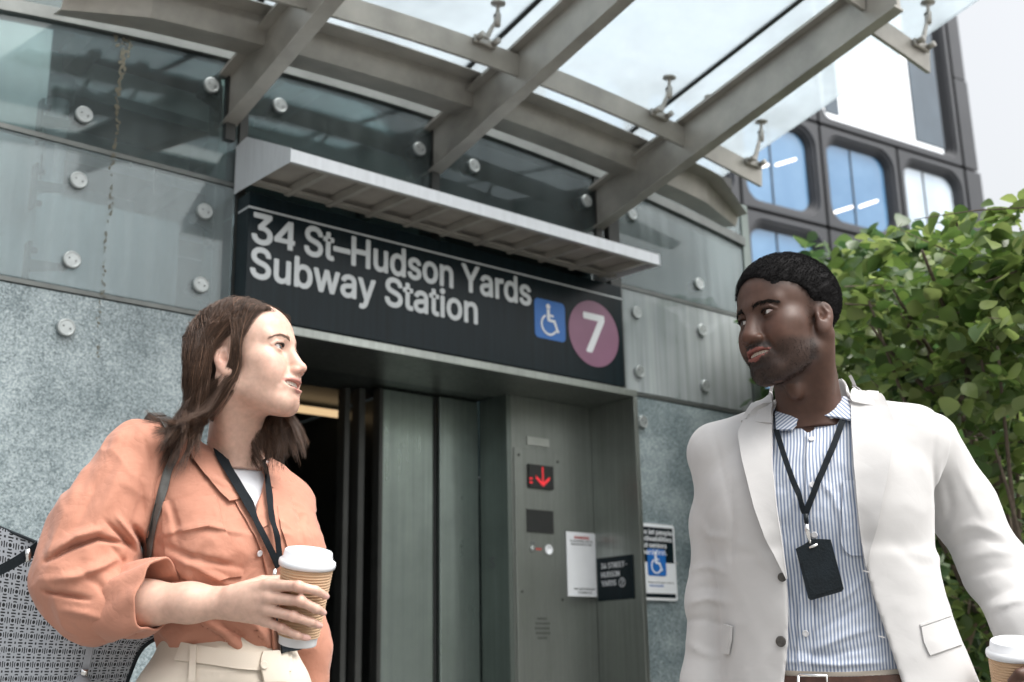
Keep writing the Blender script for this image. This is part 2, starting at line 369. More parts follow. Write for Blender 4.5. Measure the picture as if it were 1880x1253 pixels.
# text -> mesh helper
_font = None
try:
    _font = bpy.data.fonts.load(os.path.join(bpy.utils.system_resource('DATAFILES'), 'fonts', 'Inter.woff2'))
except Exception: _font = None
_capc = []
def cap_height():
    if not _capc:
        cu = bpy.data.curves.new('measure', 'FONT'); cu.body = 'H'
        if _font: cu.font = _font
        o = bpy.data.objects.new('measure', cu); col.objects.link(o); dg = bpy.context.evaluated_depsgraph_get(); dg.update()
        me = bpy.data.meshes.new_from_object(o.evaluated_get(dg)); z = [v.co.y for v in me.vertices]; _capc.append(max(z)-min(z))
        bpy.data.objects.remove(o); bpy.data.curves.remove(cu); bpy.data.meshes.remove(me)
    return _capc[0]
def text_mesh(name, body, x0, x1, zb, cap, y, mat, parent, bold=.0, axis='Y', depth=.0015, align=None):
    """lettering standing on baseline zb from x0 to x1 (cap = capital height); axis 'Y' faces -Y, axis 'X' faces -X (x0,x1 are then Y values, running towards -Y)"""
    cu = bpy.data.curves.new(name, 'FONT'); cu.body = body
    if _font: cu.font = _font
    cu.extrude = .004; cu.resolution_u = 3
    o = bpy.data.objects.new(name, cu); col.objects.link(o)
    dg = bpy.context.evaluated_depsgraph_get(); dg.update()
    me = bpy.data.meshes.new_from_object(o.evaluated_get(dg)); bpy.data.objects.remove(o); bpy.data.curves.remove(cu)
    V = np.array([v.co[:] for v in me.vertices]); mn, mx_ = V.min(0), V.max(0)
    sx = (x1-x0)/(mx_[0]-mn[0]) if x1 is not None else cap/cap_height()
    P = np.zeros_like(V); P[:, 2] = zb + V[:, 1]*(cap/cap_height())
    d = (V[:, 2]-V[:, 2].min())/(np.ptp(V[:, 2])+1e-9)*depth
    if axis == 'Y': P[:, 0] = x0+(V[:, 0]-mn[0])*sx; P[:, 1] = y-d
    else: P[:, 1] = x0+(V[:, 0]-mn[0])*sx; P[:, 0] = y-d
    F = [tuple(p.vertices) for p in me.polygons]; bpy.data.meshes.remove(me)
    k = 12 if bold else 1; VV = []; FF = []
    for i in range(k):   # heavier weight: the outline thickened all round
        a_ = 2*math.pi*i/k; Q = P.copy(); e = bold*cap*(1 if k > 1 else 0)
        ax = 0 if axis == 'Y' else 1
        Q[:, ax] += e*math.cos(a_)*(1 if sx > 0 else -1); Q[:, 2] += e*math.sin(a_); Q[:, 1-ax] -= i*2e-5
        FF += [tuple(j+len(VV) for j in f) for f in F]; VV += Q.tolist()
    return mesh_obj(name, VV, FF, mat, parent)
def strip2d(m, pts, w, y, th=.001):
    """flat stroke of width w along (x,z) points on the plane y"""
    pts = [Vector((p[0], p[1])) for p in pts]; R = []
    for i, p in enumerate(pts):
        t = (pts[min(i+1, len(pts)-1)]-pts[max(i-1, 0)]).normalized(); n = Vector((-t.y, t.x))*w/2
        R.append([(p.x+n.x, y-th, p.y+n.y), (p.x-n.x, y-th, p.y-n.y), (p.x-n.x, y, p.y-n.y), (p.x+n.x, y, p.y+n.y)])
    m.sweep(R)
def roundrect(x0, x1, z0, z1, r, n=6):
    P = []
    for cx_, cz_, a0 in ((x1-r, z1-r, 0), (x0+r, z1-r, 90), (x0+r, z0+r, 180), (x1-r, z0+r, 270)):
        for k in range(n+1):
            a_ = math.radians(a0+90*k/n); P.append((cx_+r*math.cos(a_), cz_+r*math.sin(a_)))
    return P
def wheelchair(x, z, s, y, parent):
    """access symbol about s high, centred on x,z"""
    P = lambda u, v: (x+u*s, z+v*s)
    m = MB(); c = P(-.05, .40)
    m.add([(c[0]+.085*s*math.cos(k*.5236), y-.001, c[1]+.085*s*math.sin(k*.5236)) for k in range(12)], [tuple(range(12))])
    strip2d(m, [P(-.05, .31), P(-.045, .18), P(-.04, -.02)], .115*s, y)
    strip2d(m, [P(-.04, .14), P(.16, .12)], .06*s, y, .0012)
    strip2d(m, [P(-.075, -.02), P(.19, -.035)], .085*s, y, .0014)
    strip2d(m, [P(.17, -.0), P(.32, -.36)], .085*s, y, .0016)
    strip2d(m, [P(.28, -.35), P(.36, -.32)], .06*s, y, .0018)
    strip2d(m, [P(-.03+.30*math.cos(math.radians(a_)), -.17+.30*math.sin(math.radians(a_))) for a_ in range(115, 340, 12)], .065*s, y, .002)
    return m.build('access_symbol', M['white'], parent)

# ------------------------------------------------------------------ station sign
sg = empty('station_sign', (2.93, 3.95, 2.29), 'long black station sign with white lettering under the sloping hood', 'sign')
pn = g(1.962, 3.925, FY-.004, GY-.006, 2.294, 2.785, ch=.002).build('sign_panel', M['enamel'], sg)
yS = FY-.0045
g(1.9605, 3.9265, FY-.0056, GY-.02, 2.720, 2.7275).build('white_stripe', M['letter'], sg)
text_mesh('lettering', '3', 1.981, 2.062, 2.587, .1165, yS, M['letter'], sg, bold=.036)
text_mesh('lettering', 'St–Hudson Yards', 2.206, 3.352, 2.587, .1165, yS, M['letter'], sg, bold=.036)
f4 = MB(); c4 = .1165; x4, z4 = 2.073, 2.586
strip2d(f4, [(x4+.0685, z4), (x4+.0685, z4+c4-.001)], .0225, yS, .0014)
strip2d(f4, [(x4, z4+.0325), (x4+.088, z4+.0325)], .019, yS, .0016)
strip2d(f4, [(x4+.008, z4+.033), (x4+.064, z4+c4-.010)], .021, yS, .0018)
f4.build('lettering', M['letter'], sg)
text_mesh('lettering', 'Subway Station', 1.981, 3.048, 2.450, .1165, yS, M['letter'], sg, bold=.036)
q = MB(); q.prism(roundrect(3.374, 3.556, 2.447, 2.630, .022), yS-.0015, yS); bs = q.build('access_square', M['blue'], sg)
wheelchair(3.462, 2.54, .15, yS-.0017, sg)
q = MB(); cz, cxx, rb = 2.520, 3.735, .158
q.prism([(cxx+rb*math.cos(k*2*math.pi/64), cz+rb*math.sin(k*2*math.pi/64)) for k in range(64)], yS-.0015, yS); q.build('route_disc', M['purple'], sg)
text_mesh('route_number', '7', 3.675, 3.797, 2.432, .178, yS-.0016, M['white'], sg, bold=.035)

# ------------------------------------------------------------------ hood over the sign
hd = empty('sign_hood', (2.9, 3.75, 2.8), 'white sloping metal light hood mounted above the station sign', 'hood')
hb = MB(); yf, x0, x1 = 3.555, 1.944, 3.895
prof = [(FY+.09, 2.995), (FY+.005, 3.005), (yf, 2.832), (yf, 2.783), (yf+.012, 2.783), (yf+.012, 2.822), (FY+.005, 2.992), (FY+.09, 2.98)]
xs = [x0, x0+.004, x1-.06, x1-.055]
for a_, b_ in ((x0+.003, x1-.06),):
    hb.sweep([[(a_, y, z) for y, z in prof], [(b_, y, z) for y, z in prof]])
hb.build('hood_shell', M['alu'], hd)
for x in (x0, x1-.058):
    e_ = MB(); P_ = [(FY+.09, 2.998), (FY+.003, 3.008), (yf-.002, 2.834), (yf-.002, 2.781), (FY+.003, 2.797), (FY+.09, 2.80)]
    e_.sweep([[(x-.0, y, z) for y, z in P_], [(x+.003, y, z) for y, z in P_]]); e_.build('end_plate', M['alu'], hd)
DF = mat_simple('hood_lining', (.30, .28, .25), rough=.6, var=.15)
u_ = MB(); u_.sweep([[(x0+.005, yf+.014, 2.815), (x0+.005, FY-.01, 2.835), (x0+.005, FY-.01, 2.84), (x0+.005, yf+.014, 2.82)], [(x1-.062, yf+.014, 2.815), (x1-.062, FY-.01, 2.835), (x1-.062, FY-.01, 2.84), (x1-.062, yf+.014, 2.82)]])
u_.build('lining', DF, hd)
for k in range(10):
    x = 2.10 + k*.1845
    r_ = MB(); r_.sweep([[(x+.004+dx, y, z) for dx, y, z in ((0, yf+.014, 2.785), (.022, yf+.014, 2.785), (.022, yf+.014, 2.814), (0, yf+.014, 2.814))], [(x+.004+dx, y, z) for dx, y, z in ((0, FY-.012, 2.80), (.022, FY-.012, 2.80), (.022, FY-.012, 2.832), (0, FY-.012, 2.832))]])
    r_.build('rib', M['paint'], hd)
for y, z, w in ((yf+.02, 2.788, .018), (FY-.07, 2.802, .02), (FY-.035, 2.804, .012)):
    g(x0+.006, x1-.063, y, y+w, z, z+.008).build('rail', M['paint'], hd)

# ------------------------------------------------------------------ small notices
n1 = empty('warning_notice', (3.898, 4.196, 1.35), 'white paper warning notice on the steel wall beside the call panel', 'notice')
g(3.797, 3.999-.018, 4.1945, 4.1985, 1.348, 1.643).build('sheet', M['white'], n1)
text_mesh('heading', 'WARNING', 3.845, 3.94, 1.612, .012, 4.194, M['red'], n1, bold=.03)
for z, a_, b_, t in ((1.598, 3.82, 3.962, 'ELEVATOR WILL NOT BE'), (1.583, 3.825, 3.955, 'USED IN CASE OF FIRE'), (1.378, 3.835, 3.968, 'USE ANOTHER EXIT'), (1.362, 3.86, 3.945, 'STAIRWAYS')):
    text_mesh('print', t, a_, b_, z, .008, 4.194, M['greyprint'], n1)
n2 = empty('street_plate', (3.98, 4.06, 1.33), 'black square plate reading 34 Street Hudson Yards on the steel jamb', 'sign')
g(3.976, 3.981, 3.95, 4.185, 1.327, 1.525).build('plate', M['enamel'], n2)
for t, z, b_ in (('34 STREET-', 1.474, 3.985), ('HUDSON', 1.434, 4.035), ('YARDS', 1.394, 4.06)):
    text_mesh('print', t, 4.155, b_, z, .024, 3.9755, M['white'], n2, axis='X', bold=.012)
rg = MB(); c_ = (4.02, 1.404)
rg.sweep([[(3.9745, c_[0]+r_*math.cos(k*math.pi/12), c_[1]+r_*math.sin(k*math.pi/12)) for k in range(25)] for r_ in (.017, .021)], closed=False)
rg.build('ring', M['white'], n2)
text_mesh('print', '7', 4.028, 4.012, 1.394, .02, 3.9755, M['white'], n2, axis='X', bold=.01)
n3 = empty('priority_sign', (4.2, 3.99, 1.33), 'white and black priority boarding sign on the granite beside the portal', 'sign')
ys = GY-.012; X0, X1 = 3.992, 4.306
q = MB(); q.prism(roundrect(X0, X1, 1.326, 1.680, .012), ys, GY+.003); q.build('plate', M['white'], n3)
g(X0+.01, X1-.012, ys-.001, ys-.0002, 1.50, 1.664).build('black_field', M['enamel'], n3)
g(X0+.01, X1-.012, ys-.001, ys-.0002, 1.338, 1.357).build('black_bar', M['enamel'], n3)
for t, z, b_ in (('Please let people', 1.630, 4.288), ('with disabilities', 1.599, 4.284), ('and seniors', 1.568, 4.245), ('board first.', 1.536, 4.245)):
    text_mesh('print', t, 4.012 if t[0] in 'Pw' else 4.06, b_, z, .022, ys-.001, M['white'], n3, bold=.022)
q = MB(); q.prism(roundrect(4.113, 4.236, 1.438, 1.562, .012), ys-.0025, ys-.001); q.build('access_square', M['blue'], n3)
wheelchair(4.172, 1.50, .105, ys-.0027, n3)
text_mesh('print', 'Thank you for your courtesy', 4.11, 4.285, 1.405, .006, ys-.0001, M['greyprint'], n3)
text_mesh('print', 'new.mta.info', 4.12, 4.215, 1.388, .010, ys-.0001, M['blue'], n3)
MB().cyl((4.312, GY-.004, 1.50), (4.312, GY-.016, 1.50), .008, n=12).build('screw', M['cap'], n3)
text_mesh('floor_letter', 'S', 4.335, 4.30, 1.47, .05, 3.4515, M['greyprint'], el, axis='X', bold=.0)
# ------------------------------------------------------------------ glass canopy on three rafters
cn = empty('glass_canopy', (CX, 3.4, 3.1), 'glass canopy on three inclined steel rafters above the entrance', 'canopy')
SL = .226
def beam_low(x, y): return 3.172 + 1.25*za(x) + SL*(FY-y)
def beam_top(x, y): return 3.372 + 1.25*za(x) + .216*(FY-y)
def glass_z(x, y): return 3.372 + .16 - .02 + .216*(FY-y)
for xb, yend in ((1.917, 2.36), (2.899, 2.36), (3.887, 2.26)):
    b = MB(); R_ = []
    for k in range(9):
        y = GY+.02+(yend-GY-.02)*k/8; zl, zt = beam_low(xb, y), beam_top(xb, y)
        R_.append([(xb-.012, y, zl), (xb+.012, y, zl), (xb+.012, y, zt-.014), (xb-.012, y, zt-.014)])
    b.sweep(R_); w = b.build('rafter', M['paint'], cn)
    f = MB(); R_ = []
    for k in range(9):
        y = GY+.02+(yend-GY-.02)*k/8; zt = beam_top(xb, y)
        R_.append([(xb-.052, y, zt-.0135), (xb+.052, y, zt-.0135), (xb+.052, y, zt), (xb-.052, y, zt)])
    f.sweep(R_); f.build('top_flange', M['paint'], w)
    f = MB(); R_ = []
    for k in range(9):
        y = GY+.02+(yend-GY-.02)*k/8; zl = beam_low(xb, y)
        R_.append([(xb-.030, y, zl-.010), (xb+.030, y, zl-.010), (xb+.030, y, zl-.0005), (xb-.030, y, zl-.0005)])
    f.sweep(R_); f.build('bottom_flange', M['paint'], w)
    s_ = MB(); s_.box(xb-.02, xb+.02, GY-.012, GY+.02, 3.02, 3.40); s_.build('wall_shoe', M['dark'], w)
# gutter: bent plate trough along the arched eave, tapering at both ends
def gutter_sec(x, xa, xb_):
    t = min(1, max(0, (x-xa)/.30)); u2 = min(1, max(0, (xb_-x)/.30)); t = min(t, u2); w = .55+.45*t
    zc = 3.345 + za(x)
    P = [(3.845, zc+.012), (3.845-.135*w, zc-.004), (3.825-.135*w, zc+.02+.085*w), (3.80-.20*w, zc+.02+.080*w)]
    th = .006
    dz = -.045*(1-t)
    P = [(y, z+dz*(.25 if i < 2 else .8)) for i, (y, z) in enumerate(P)]
    return [(x, y, z) for y, z in P] + [(x, y+.004, z+th) for y, z in reversed(P)]
gt = MB(); xa, xb_ = 1.17, 4.66
gt.sweep([gutter_sec(xa+(xb_-xa)*k/48, xa, xb_) for k in range(49)]); gt.build('gutter', M['paint'], cn)
# purlins through the rafters
def purlin(x0, x1, y, name='purlin'):
    p_ = MB(); R_ = []
    n = max(2, int((x1-x0)/.12))
    for k in range(n+1):
        x = x0+(x1-x0)*k/n; z = beam_low(x, y)+.122
        R_.append([(x, y+.018, z-.045), (x, y-.002, z-.049), (x, y-.010, z+.045), (x, y+.010, z+.049)])
    p_.sweep(R_); return p_.build(name, M['paint'], cn)
purlin(1.42, 4.42, 3.40)
purlin(4.0-.10, 4.42, 2.46); purlin(1.42, 1.91, 2.46); purlin(1.93, 2.88, 2.40); purlin(2.915, 3.87, 2.40)
# glass panes with black silicone joints
ye0, ye1 = 3.78, 2.06
for x0, x1 in ((1.36, 1.900), (1.918, 2.886), (2.904, 3.880), (3.898, 4.585)):
    p_ = MB(); R_ = []
    for k in range(7):
        x = x0+(x1-x0)*k/6
        zc = .6*za(x)
        R_.append([(x, ye0, glass_z(x, ye0)+zc), (x, ye1, glass_z(x, ye1)+zc), (x, ye1, glass_z(x, ye1)+zc+.014), (x, ye0, glass_z(x, ye0)+zc+.014)])
    p_.sweep(R_); p_.build('glass_pane', M['glass_top'], cn)
for x in (1.909, 2.895, 3.889):
    j = MB(); zc = .6*za(x)
    j.sweep([[(x+dx, y, glass_z(x, y)+zc+dz) for dx, dz in ((-.012, -.003), (.012, -.003), (.012, .012), (-.012, .012))] for y in (ye0, ye1)])
    j.build('silicone_joint', M['black'], cn)
# spider fittings: plate with two bolts, raking arm, barrel, button under the glass
FT = mat_simple('fitting_steel', (.36, .345, .315), rough=.4, metal=.5, var=.2, scale=30)
def fitting(x, y, side=1):
    zb = beam_low(x, y)+.122+.049; zc = .6*za(x)
    xt = x + .05; zt = glass_z(xt, y-.03)+zc; yt = y-.03
    f = MB(); f.box(x-.055, x+.055, y-.028, y-.011, zb-.030, zb+.006, ch=.006); o = f.build('spider_fitting', FT, cn)
    for s in (-1, 1): MB().cyl((x+s*.04, y-.027, zb-.012), (x+s*.04, y-.060, zb-.006), .013, n=14).build('bolt', FT, o)
    a = MB(); a.sweep([[(x-.012, y-.02, zb), (x+.012, y-.02, zb), (x+.012, y-.034, zb), (x-.012, y-.034, zb)], [(xt-.008, yt-.004, zt-.075), (xt+.004, yt-.004, zt-.075), (xt+.004, yt-.014, zt-.070), (xt-.008, yt-.014, zt-.070)]])
    a.build('arm', FT, o)
    b = MB(); b.lathe((xt, yt-.006, zt-.105), (0, -.1, 1), [(.012, 0), (.015, .004), (.015, .052), (.012, .056), (.008, .06), (.008, .088), (.015, .092), (.030, .096), (.031, .1025)], n=22)
    b.build('button_rod', FT, o)
    MB().lathe((xt, yt-.008, zt-.066), (0, -.1, 1), [(.0158, 0), (.0158, .008)], n=22).build('gasket_ring', M['black'], o)
for x in (1.55, 1.76, 2.70, 3.02, 3.70, 3.98, 4.345): fitting(x, 3.40)
fitting(4.34, 2.46)
# ------------------------------------------------------------------ office tower with rounded windows, far behind
TD = Vector((.992, -.128, 0)).normalized(); TN = Vector((TD.y, -TD.x, 0))       # along its face / out of its face
TP = Vector((36.065, 24.844, 0))
tw = empty('office_tower', TP - TN*6, 'dark grey office tower with rounded windows beyond the trees', 'building')
TF = mat_simple('tower_metal', (.055, .058, .064), rough=.32, metal=.45, var=.1, scale=.4)
TJ = mat_simple('tower_joint', (.018, .019, .022), rough=.6, var=.1)
TB = mat_simple('tower_blind', (.55, .57, .60), rough=.8, var=.05)
def mat_window(name, c, c2):
    mt, nt, b = newmat(name); tc = N(nt, 'TexCoord'); nz = N(nt, 'TexNoise', i_Scale=.5, i_Detail=3.0)
    L(nt, tc.outputs['Object'], nz.inputs[0]); rp = ramp(nt, nz.outputs[0], [(.35, c), (.65, c2)]); L(nt, rp.outputs[0], b.inputs['Base Color'])
    b.inputs['Roughness'].default_value = .05; b.inputs['Metallic'].default_value = .0; b.inputs['Specular IOR Level'].default_value = .9; return mt
WB = mat_window('blue_window_glass', (.075, .185, .34), (.12, .25, .42))
WW = mat_window('pale_window_glass', (.42, .52, .62), (.52, .60, .68))
WM = mat_simple('mirror_window_glass', (.9, .93, .95), rough=.03, metal=1.0, var=.02)
WD = mat_window('dark_window_glass', (.025, .05, .075), (.04, .07, .10))
LT = mat_emit('office_lamp_glow', (1.0, .95, .92), .75)
def T(s_, z, d=0): return TP + TD*s_ + Vector((0, 0, z)) + TN*d
def tloop(s0, s1, z0, z1, r, d, n=7): return [T(s_, z, d) for s_, z in roundrect(s0, s1, z0, z1, r, n)]
def tquad(m_, s0, s1, z0, z1, d0, d1):
    R_ = [[T(s0, z0, d), T(s1, z0, d), T(s1, z1, d), T(s0, z1, d)] for d in (d0, d1)]; m_.sweep(R_); return m_
def bay(s0, s1, z0, z1, glass, lights=0, lower=False, rad=.75, blind=0, mid=True):
    f = MB(); j = .07
    n = 7; O = []
    rings = [(.0, .0, .28), (.22, .0, rad), (.24, -.09, rad-.02), (.33, -.10, rad-.06), (.34, -.20, rad-.08), (.42, -.21, rad-.12), (.43, -.32, rad-.16), (.49, -.33, rad-.2)]
    R_ = [tloop(s0+j+o, s1-j-o, z0+j+o, z1-j-o, max(.02, r), d, n) for o, d, r in [(0, -.25, .02), (0, 0, .02)]] + [tloop(s0+j+o, s1-j-o, z0+j+o, z1-j-o, r, d, n) for o, d, r in rings[1:]]
    f.sweep(R_, caps=False, smooth=False); fr = f.build('window', TF, tw)
    o = .49
    p_ = MB(); p_.add(tloop(s0+j+o, s1-j-o, z0+j+o, z1-j-o, rad-.2, -.335, n), [tuple(range(4*(n+1)))]); p_.build('pane', glass, fr)
    if mid:
        m_ = MB(); sm = (s0+s1)/2-.25; tquad(m_, sm-.03, sm+.03, z0+j+o+.02, z1-j-o-.02, -.332, -.30); m_.build('mullion', TJ, fr)
    if lights:
        for a_, b_ in ((.15, .42), (.50, .76)):
            w_ = s1-s0; m_ = MB(); dz = lights
            sA, sB = s0+w_*a_, s0+w_*b_; zA = z0+dz+(.55 if a_ > .4 else 0)
            m_.add([T(sA, zA, -.325), T(sB, zA+.50, -.325), T(sB, zA+.60, -.325), T(sA, zA+.11, -.325)], [(0, 1, 2, 3)]); m_.build('office_lamp', LT, fr)
    return fr
zr = [21.09, 16.85, 12.65, 8.45, 4.25]
cs = [-12.9, -8.6, -4.28, 0, 4.34, 8.48]
tb = MB(); tquad(tb, -13, 9.30, 0, 33, -14, -.42); tb.build('tower_body', TJ, tw)
for i in range(len(zr)-1):
    for k in range(len(cs)-1):
        gl_ = WW if (k == 4 and i == 0) else WB
        lt = 0
        if i == 0 and k == 2: lt = 1.55
        if i == 0 and k == 3: lt = .75
        bay(cs[k], cs[k+1], zr[i+1], zr[i], gl_, lights=lt)
bay(cs[3], cs[5], 21.09, 33.2, WM, rad=.55, mid=False); bay(cs[1], cs[3], 21.09, 33.2, WD, rad=.55, mid=False)
m_ = MB(); tquad(m_, 6.05, 7.78, 21.9, 32.5, -.33, -.30); m_.build('dark_pane', WD, tw)
m_ = MB(); tquad(m_, .8, 1.55, 21.9, 32.5, -.33, -.30); m_.build('dark_pane', WD, tw)
for z0, z1, e in ((21.15, 25.25, 9.38), (25.3, 33.2, 9.30), (0, 21.03, 9.50)):
    m_ = MB(); tquad(m_, 8.55, e, z0, z1, -.6, .02); m_.build('corner_pier', TF, tw)
# ------------------------------------------------------------------ leafy trees behind the man
def at(px, py, dep):
    d = _fw*FPX + _r*(px-IW/2) - _u*(py-IH/2); return CAMP + d/FPX*dep
def mat_leaf(name, c1, c2, c3):
    mt, nt, b = newmat(name); out = nt.nodes['Material Output']
    oi = N(nt, 'ObjectInfo'); at_ = N(nt, 'Attribute', attribute_name='leafrand')
    ad = N(nt, 'Math', operation='ADD'); L(nt, oi.outputs['Random'], ad.inputs[0]); L(nt, at_.outputs['Fac'], ad.inputs[1])
    fr = N(nt, 'Math', operation='FRACT'); L(nt, ad.outputs[0], fr.inputs[0])
    rp = ramp(nt, fr.outputs[0], [(.0, c1), (.55, c2), (1.0, c3)]); L(nt, rp.outputs[0], b.inputs['Base Color'])
    b.inputs['Roughness'].default_value = .38; b.inputs['Specular IOR Level'].default_value = .6
    tl = N(nt, 'BsdfTranslucent'); hm = N(nt, 'HueSaturation', i_Value=1.7, i_Saturation=1.05); L(nt, rp.outputs[0], hm.inputs['Color']); L(nt, hm.outputs[0], tl.inputs[0])
    mx = N(nt, 'MixShader', i_0=.38); L(nt, b.outputs[0], mx.inputs[1]); L(nt, tl.outputs[0], mx.inputs[2]); L(nt, mx.outputs[0], out.inputs[0]); return mt
LF = mat_leaf('leaf_green', (.05, .095, .026), (.115, .175, .045), (.22, .27, .095))
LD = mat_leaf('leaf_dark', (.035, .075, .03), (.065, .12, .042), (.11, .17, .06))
BK = mat_simple('bark', (.11, .085, .065), rough=.9, var=.35, scale=40, bump=.4, bscale=80)
# leaf: broad ovate blade folded along the midrib, tip drooping (unit length along +Y)
def leaf_shape(w, fold, droop):
    V = []; F = []
    st = [(0, 0), (.12, .62), (.35, 1.0), (.6, .86), (.82, .45), (1.0, 0)]
    for t, q in st:
        z = -droop*t*t
        if q == 0: V.append((0, t, z))
        else: V += [(-w*q, t, z+fold*q), (0, t, z), (w*q, t, z+fold*q)]
    F = [(0, 2, 1), (0, 3, 2)]; b = 1
    for k in range(3): F += [(b, b+1, b+4, b+3), (b+1, b+2, b+5, b+4)]; b += 3
    F += [(b, b+1, b+3), (b+1, b+2, b+3)]
    return np.array(V), F
LS = [leaf_shape(.42, .10, .18), leaf_shape(.46, .04, .30), leaf_shape(.38, .16, .06), leaf_shape(.44, -.06, .22)]
def make_tree(name, label, base, blobs, n, size, mat, single, seed, trunk_r=.05, group='trees behind the man', hubs=None, up=.75):
    r = np.random.default_rng(seed); root = empty(name, tuple(base), label, 'tree', group)
    B = [(np.array(c), np.array(rad), w) for c, rad, w in blobs]; W_ = np.array([b[2] for b in B]); W_ = W_/W_.sum()
    tr = MB(); top = np.mean([b[0] for b in B], axis=0); top[2] = max(b[0][2] for b in B)
    pts = [Vector(base) + (Vector(top)-Vector(base))*t + Vector((.05*math.sin(5*t), .05*math.cos(4*t), 0))*(t > 0) for t in np.linspace(0, .8, 9)]
    tr.tube(pts, [trunk_r*(1-.75*t) for t in np.linspace(0, 1, 9)], n=9); tr.build('trunk', BK, root)
    tips = []
    for c, rad, w in B:
        nb = max(1, int(2.2*w))
        for k in range(nb):
            s_ = pts[r.integers(2, 8)]; e = Vector(c + rad*r.uniform(-.8, .8, 3)); mid = (s_+e)/2 + Vector(r.uniform(-.08, .08, 3)) + Vector((0, 0, .06))
            P = [s_*(1-t)**2 + mid*(2*t*(1-t)) + e*t*t for t in np.linspace(0, 1, 9)]
            bm_ = MB(); bm_.tube(P, [.013*(1-.8*t)+.0018 for t in np.linspace(0, 1, 9)], n=6); bm_.build('branch', BK, root); tips.append(P)
    # leaves hang along twigs inside the blobs
    ks = r.choice(len(B), n, p=W_); P = np.zeros((n, 3))
    for i, k in enumerate(ks):
        while True:
            q = r.uniform(-1, 1, 3)
            if q@q < 1: break
        P[i] = B[k][0] + q*B[k][1]
    # clump: pull leaves toward twig lines
    nt_ = n//14; tw0 = P[r.integers(0, n, nt_)]; dirs = r.normal(size=(nt_, 3)); dirs[:, 2] *= .35; dirs /= np.linalg.norm(dirs, axis=1)[:, None]
    own = r.integers(0, nt_, n); tt = r.uniform(-.17, .17, n)
    near = tw0[own] + dirs[own]*tt[:, None] + r.normal(size=(n, 3))*.028
    P = np.where((r.random(n) < .85)[:, None], near, P)
    for q in range(0, nt_, 2):
        a_ = tw0[q]; d_ = dirs[q]; k = MB(); k.tube([Vector(a_-d_*.2), Vector(a_+np.array([0, 0, .01])), Vector(a_+d_*.2)], [.003, .0025, .001], n=4, caps=False)
        if single and q < 80: k.build('twig', BK, root)
    yaw = r.uniform(0, 2*math.pi, n); tilt = r.normal(-.30, .42, n); rl = r.normal(0, .55, n); sz = size*r.uniform(.65, 1.2, n)
    dist = np.linalg.norm(P-CAMP, axis=1); order = np.argsort(-sz/dist)
    VV = []; FF = []; RR = []; shared = [None]*4
    q_in = (P-CAMP)@_fw; px = IW/2+FPX*((P-CAMP)@_r)/q_in; py = IH/2-FPX*((P-CAMP)@_u)/q_in
    vis = (px > 1380) & (px < 1900) & (py > 360) & (py < 1270) & (dist > 3.2)
    cnt = 0
    for i in order:
        R3 = Euler((tilt[i], rl[i], yaw[i]), 'XYZ').to_matrix().to_4x4(); k = int(i % 4)
        Mx = Matrix.Translation(P[i]) @ R3 @ Matrix.Scale(sz[i], 4)
        if single and cnt < single and vis[i]:
            if shared[k] is None:
                me = bpy.data.meshes.new('leaf'); me.from_pydata(LS[k][0].tolist(), [], LS[k][1]); me.materials.append(mat); me.polygons.foreach_set('use_smooth', np.ones(len(me.polygons), bool)); shared[k] = me
            o = bpy.data.objects.new('leaf', shared[k]); col.objects.link(o); o.matrix_basis = Mx; adopt(o, root); cnt += 1
        else:
            A = np.array(Mx); v = LS[k][0]@A[:3, :3].T + A[:3, 3]; b = len(VV); VV += v.tolist(); FF += [tuple(b+j for j in f) for f in LS[k][1]]; RR += [r.random()]*len(v)
    o = mesh_obj('foliage', VV, FF, mat, root, smooth=True)
    at2 = o.data.attributes.new('leafrand', 'FLOAT', 'POINT'); at2.data.foreach_set('value', np.array(RR, np.float32))
    tag(o, kind='stuff'); return root
V3 = lambda p: (float(p[0]), float(p[1]), float(p[2]))
b1 = at(1905, 1253, 4.7); b1[2] = 0
make_tree('leafy_tree', 'leafy green tree with broad leaves right behind the man', b1,
  [(at(1790, 560, 4.2), (.38, .38, .22), 2.2), (at(1640, 590, 4.5), (.34, .4, .26), 1.8), (at(1840, 470, 3.9), (.26, .3, .18), 1.2), (at(1700, 470, 4.8), (.3, .3, .16), .8),
   (at(1720, 680, 4.4), (.42, .42, .22), 2.0), (at(1850, 760, 4.1), (.34, .34, .30), 1.4), (at(1560, 640, 5.0), (.22, .3, .34), 1.0), (at(1880, 600, 3.8), (.24, .26, .26), 1.2), (at(1840, 930, 4.4), (.30, .32, .26), 1.2), (at(1800, 1130, 4.5), (.30, .30, .28), 1.2), (at(1890, 1060, 4.5), (.25, .3, .3), .9)],
  3000, .068, LF, 300, 11)
b2 = at(1700, 1253, 6.2); b2[2] = 0
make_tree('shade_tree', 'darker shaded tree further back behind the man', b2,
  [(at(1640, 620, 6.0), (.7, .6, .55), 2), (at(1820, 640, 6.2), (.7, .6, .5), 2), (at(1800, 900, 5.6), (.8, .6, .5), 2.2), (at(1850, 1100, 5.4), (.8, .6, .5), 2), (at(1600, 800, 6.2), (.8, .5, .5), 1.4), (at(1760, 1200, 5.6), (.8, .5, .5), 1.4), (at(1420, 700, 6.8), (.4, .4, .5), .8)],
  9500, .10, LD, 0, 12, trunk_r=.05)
st = MB(); st.tube([at(1770, 1200, 4.6), at(1812, 1060, 4.55), at(1856, 935, 4.5)], [.018, .016, .014], n=8)
st.tube([at(1770, 1200, 4.6), at(1735, 1320, 4.65), at(1700, 1500, 4.9)*np.array([1, 1, 0])], [.018, .019, .02], n=8)
tag(st.build('timber_stake', mat_simple('stake_wood', (.30, .22, .16), rough=.8, var=.25, scale=30)), 'leaning brown timber stake among the dark leaves behind the man', 'stake')
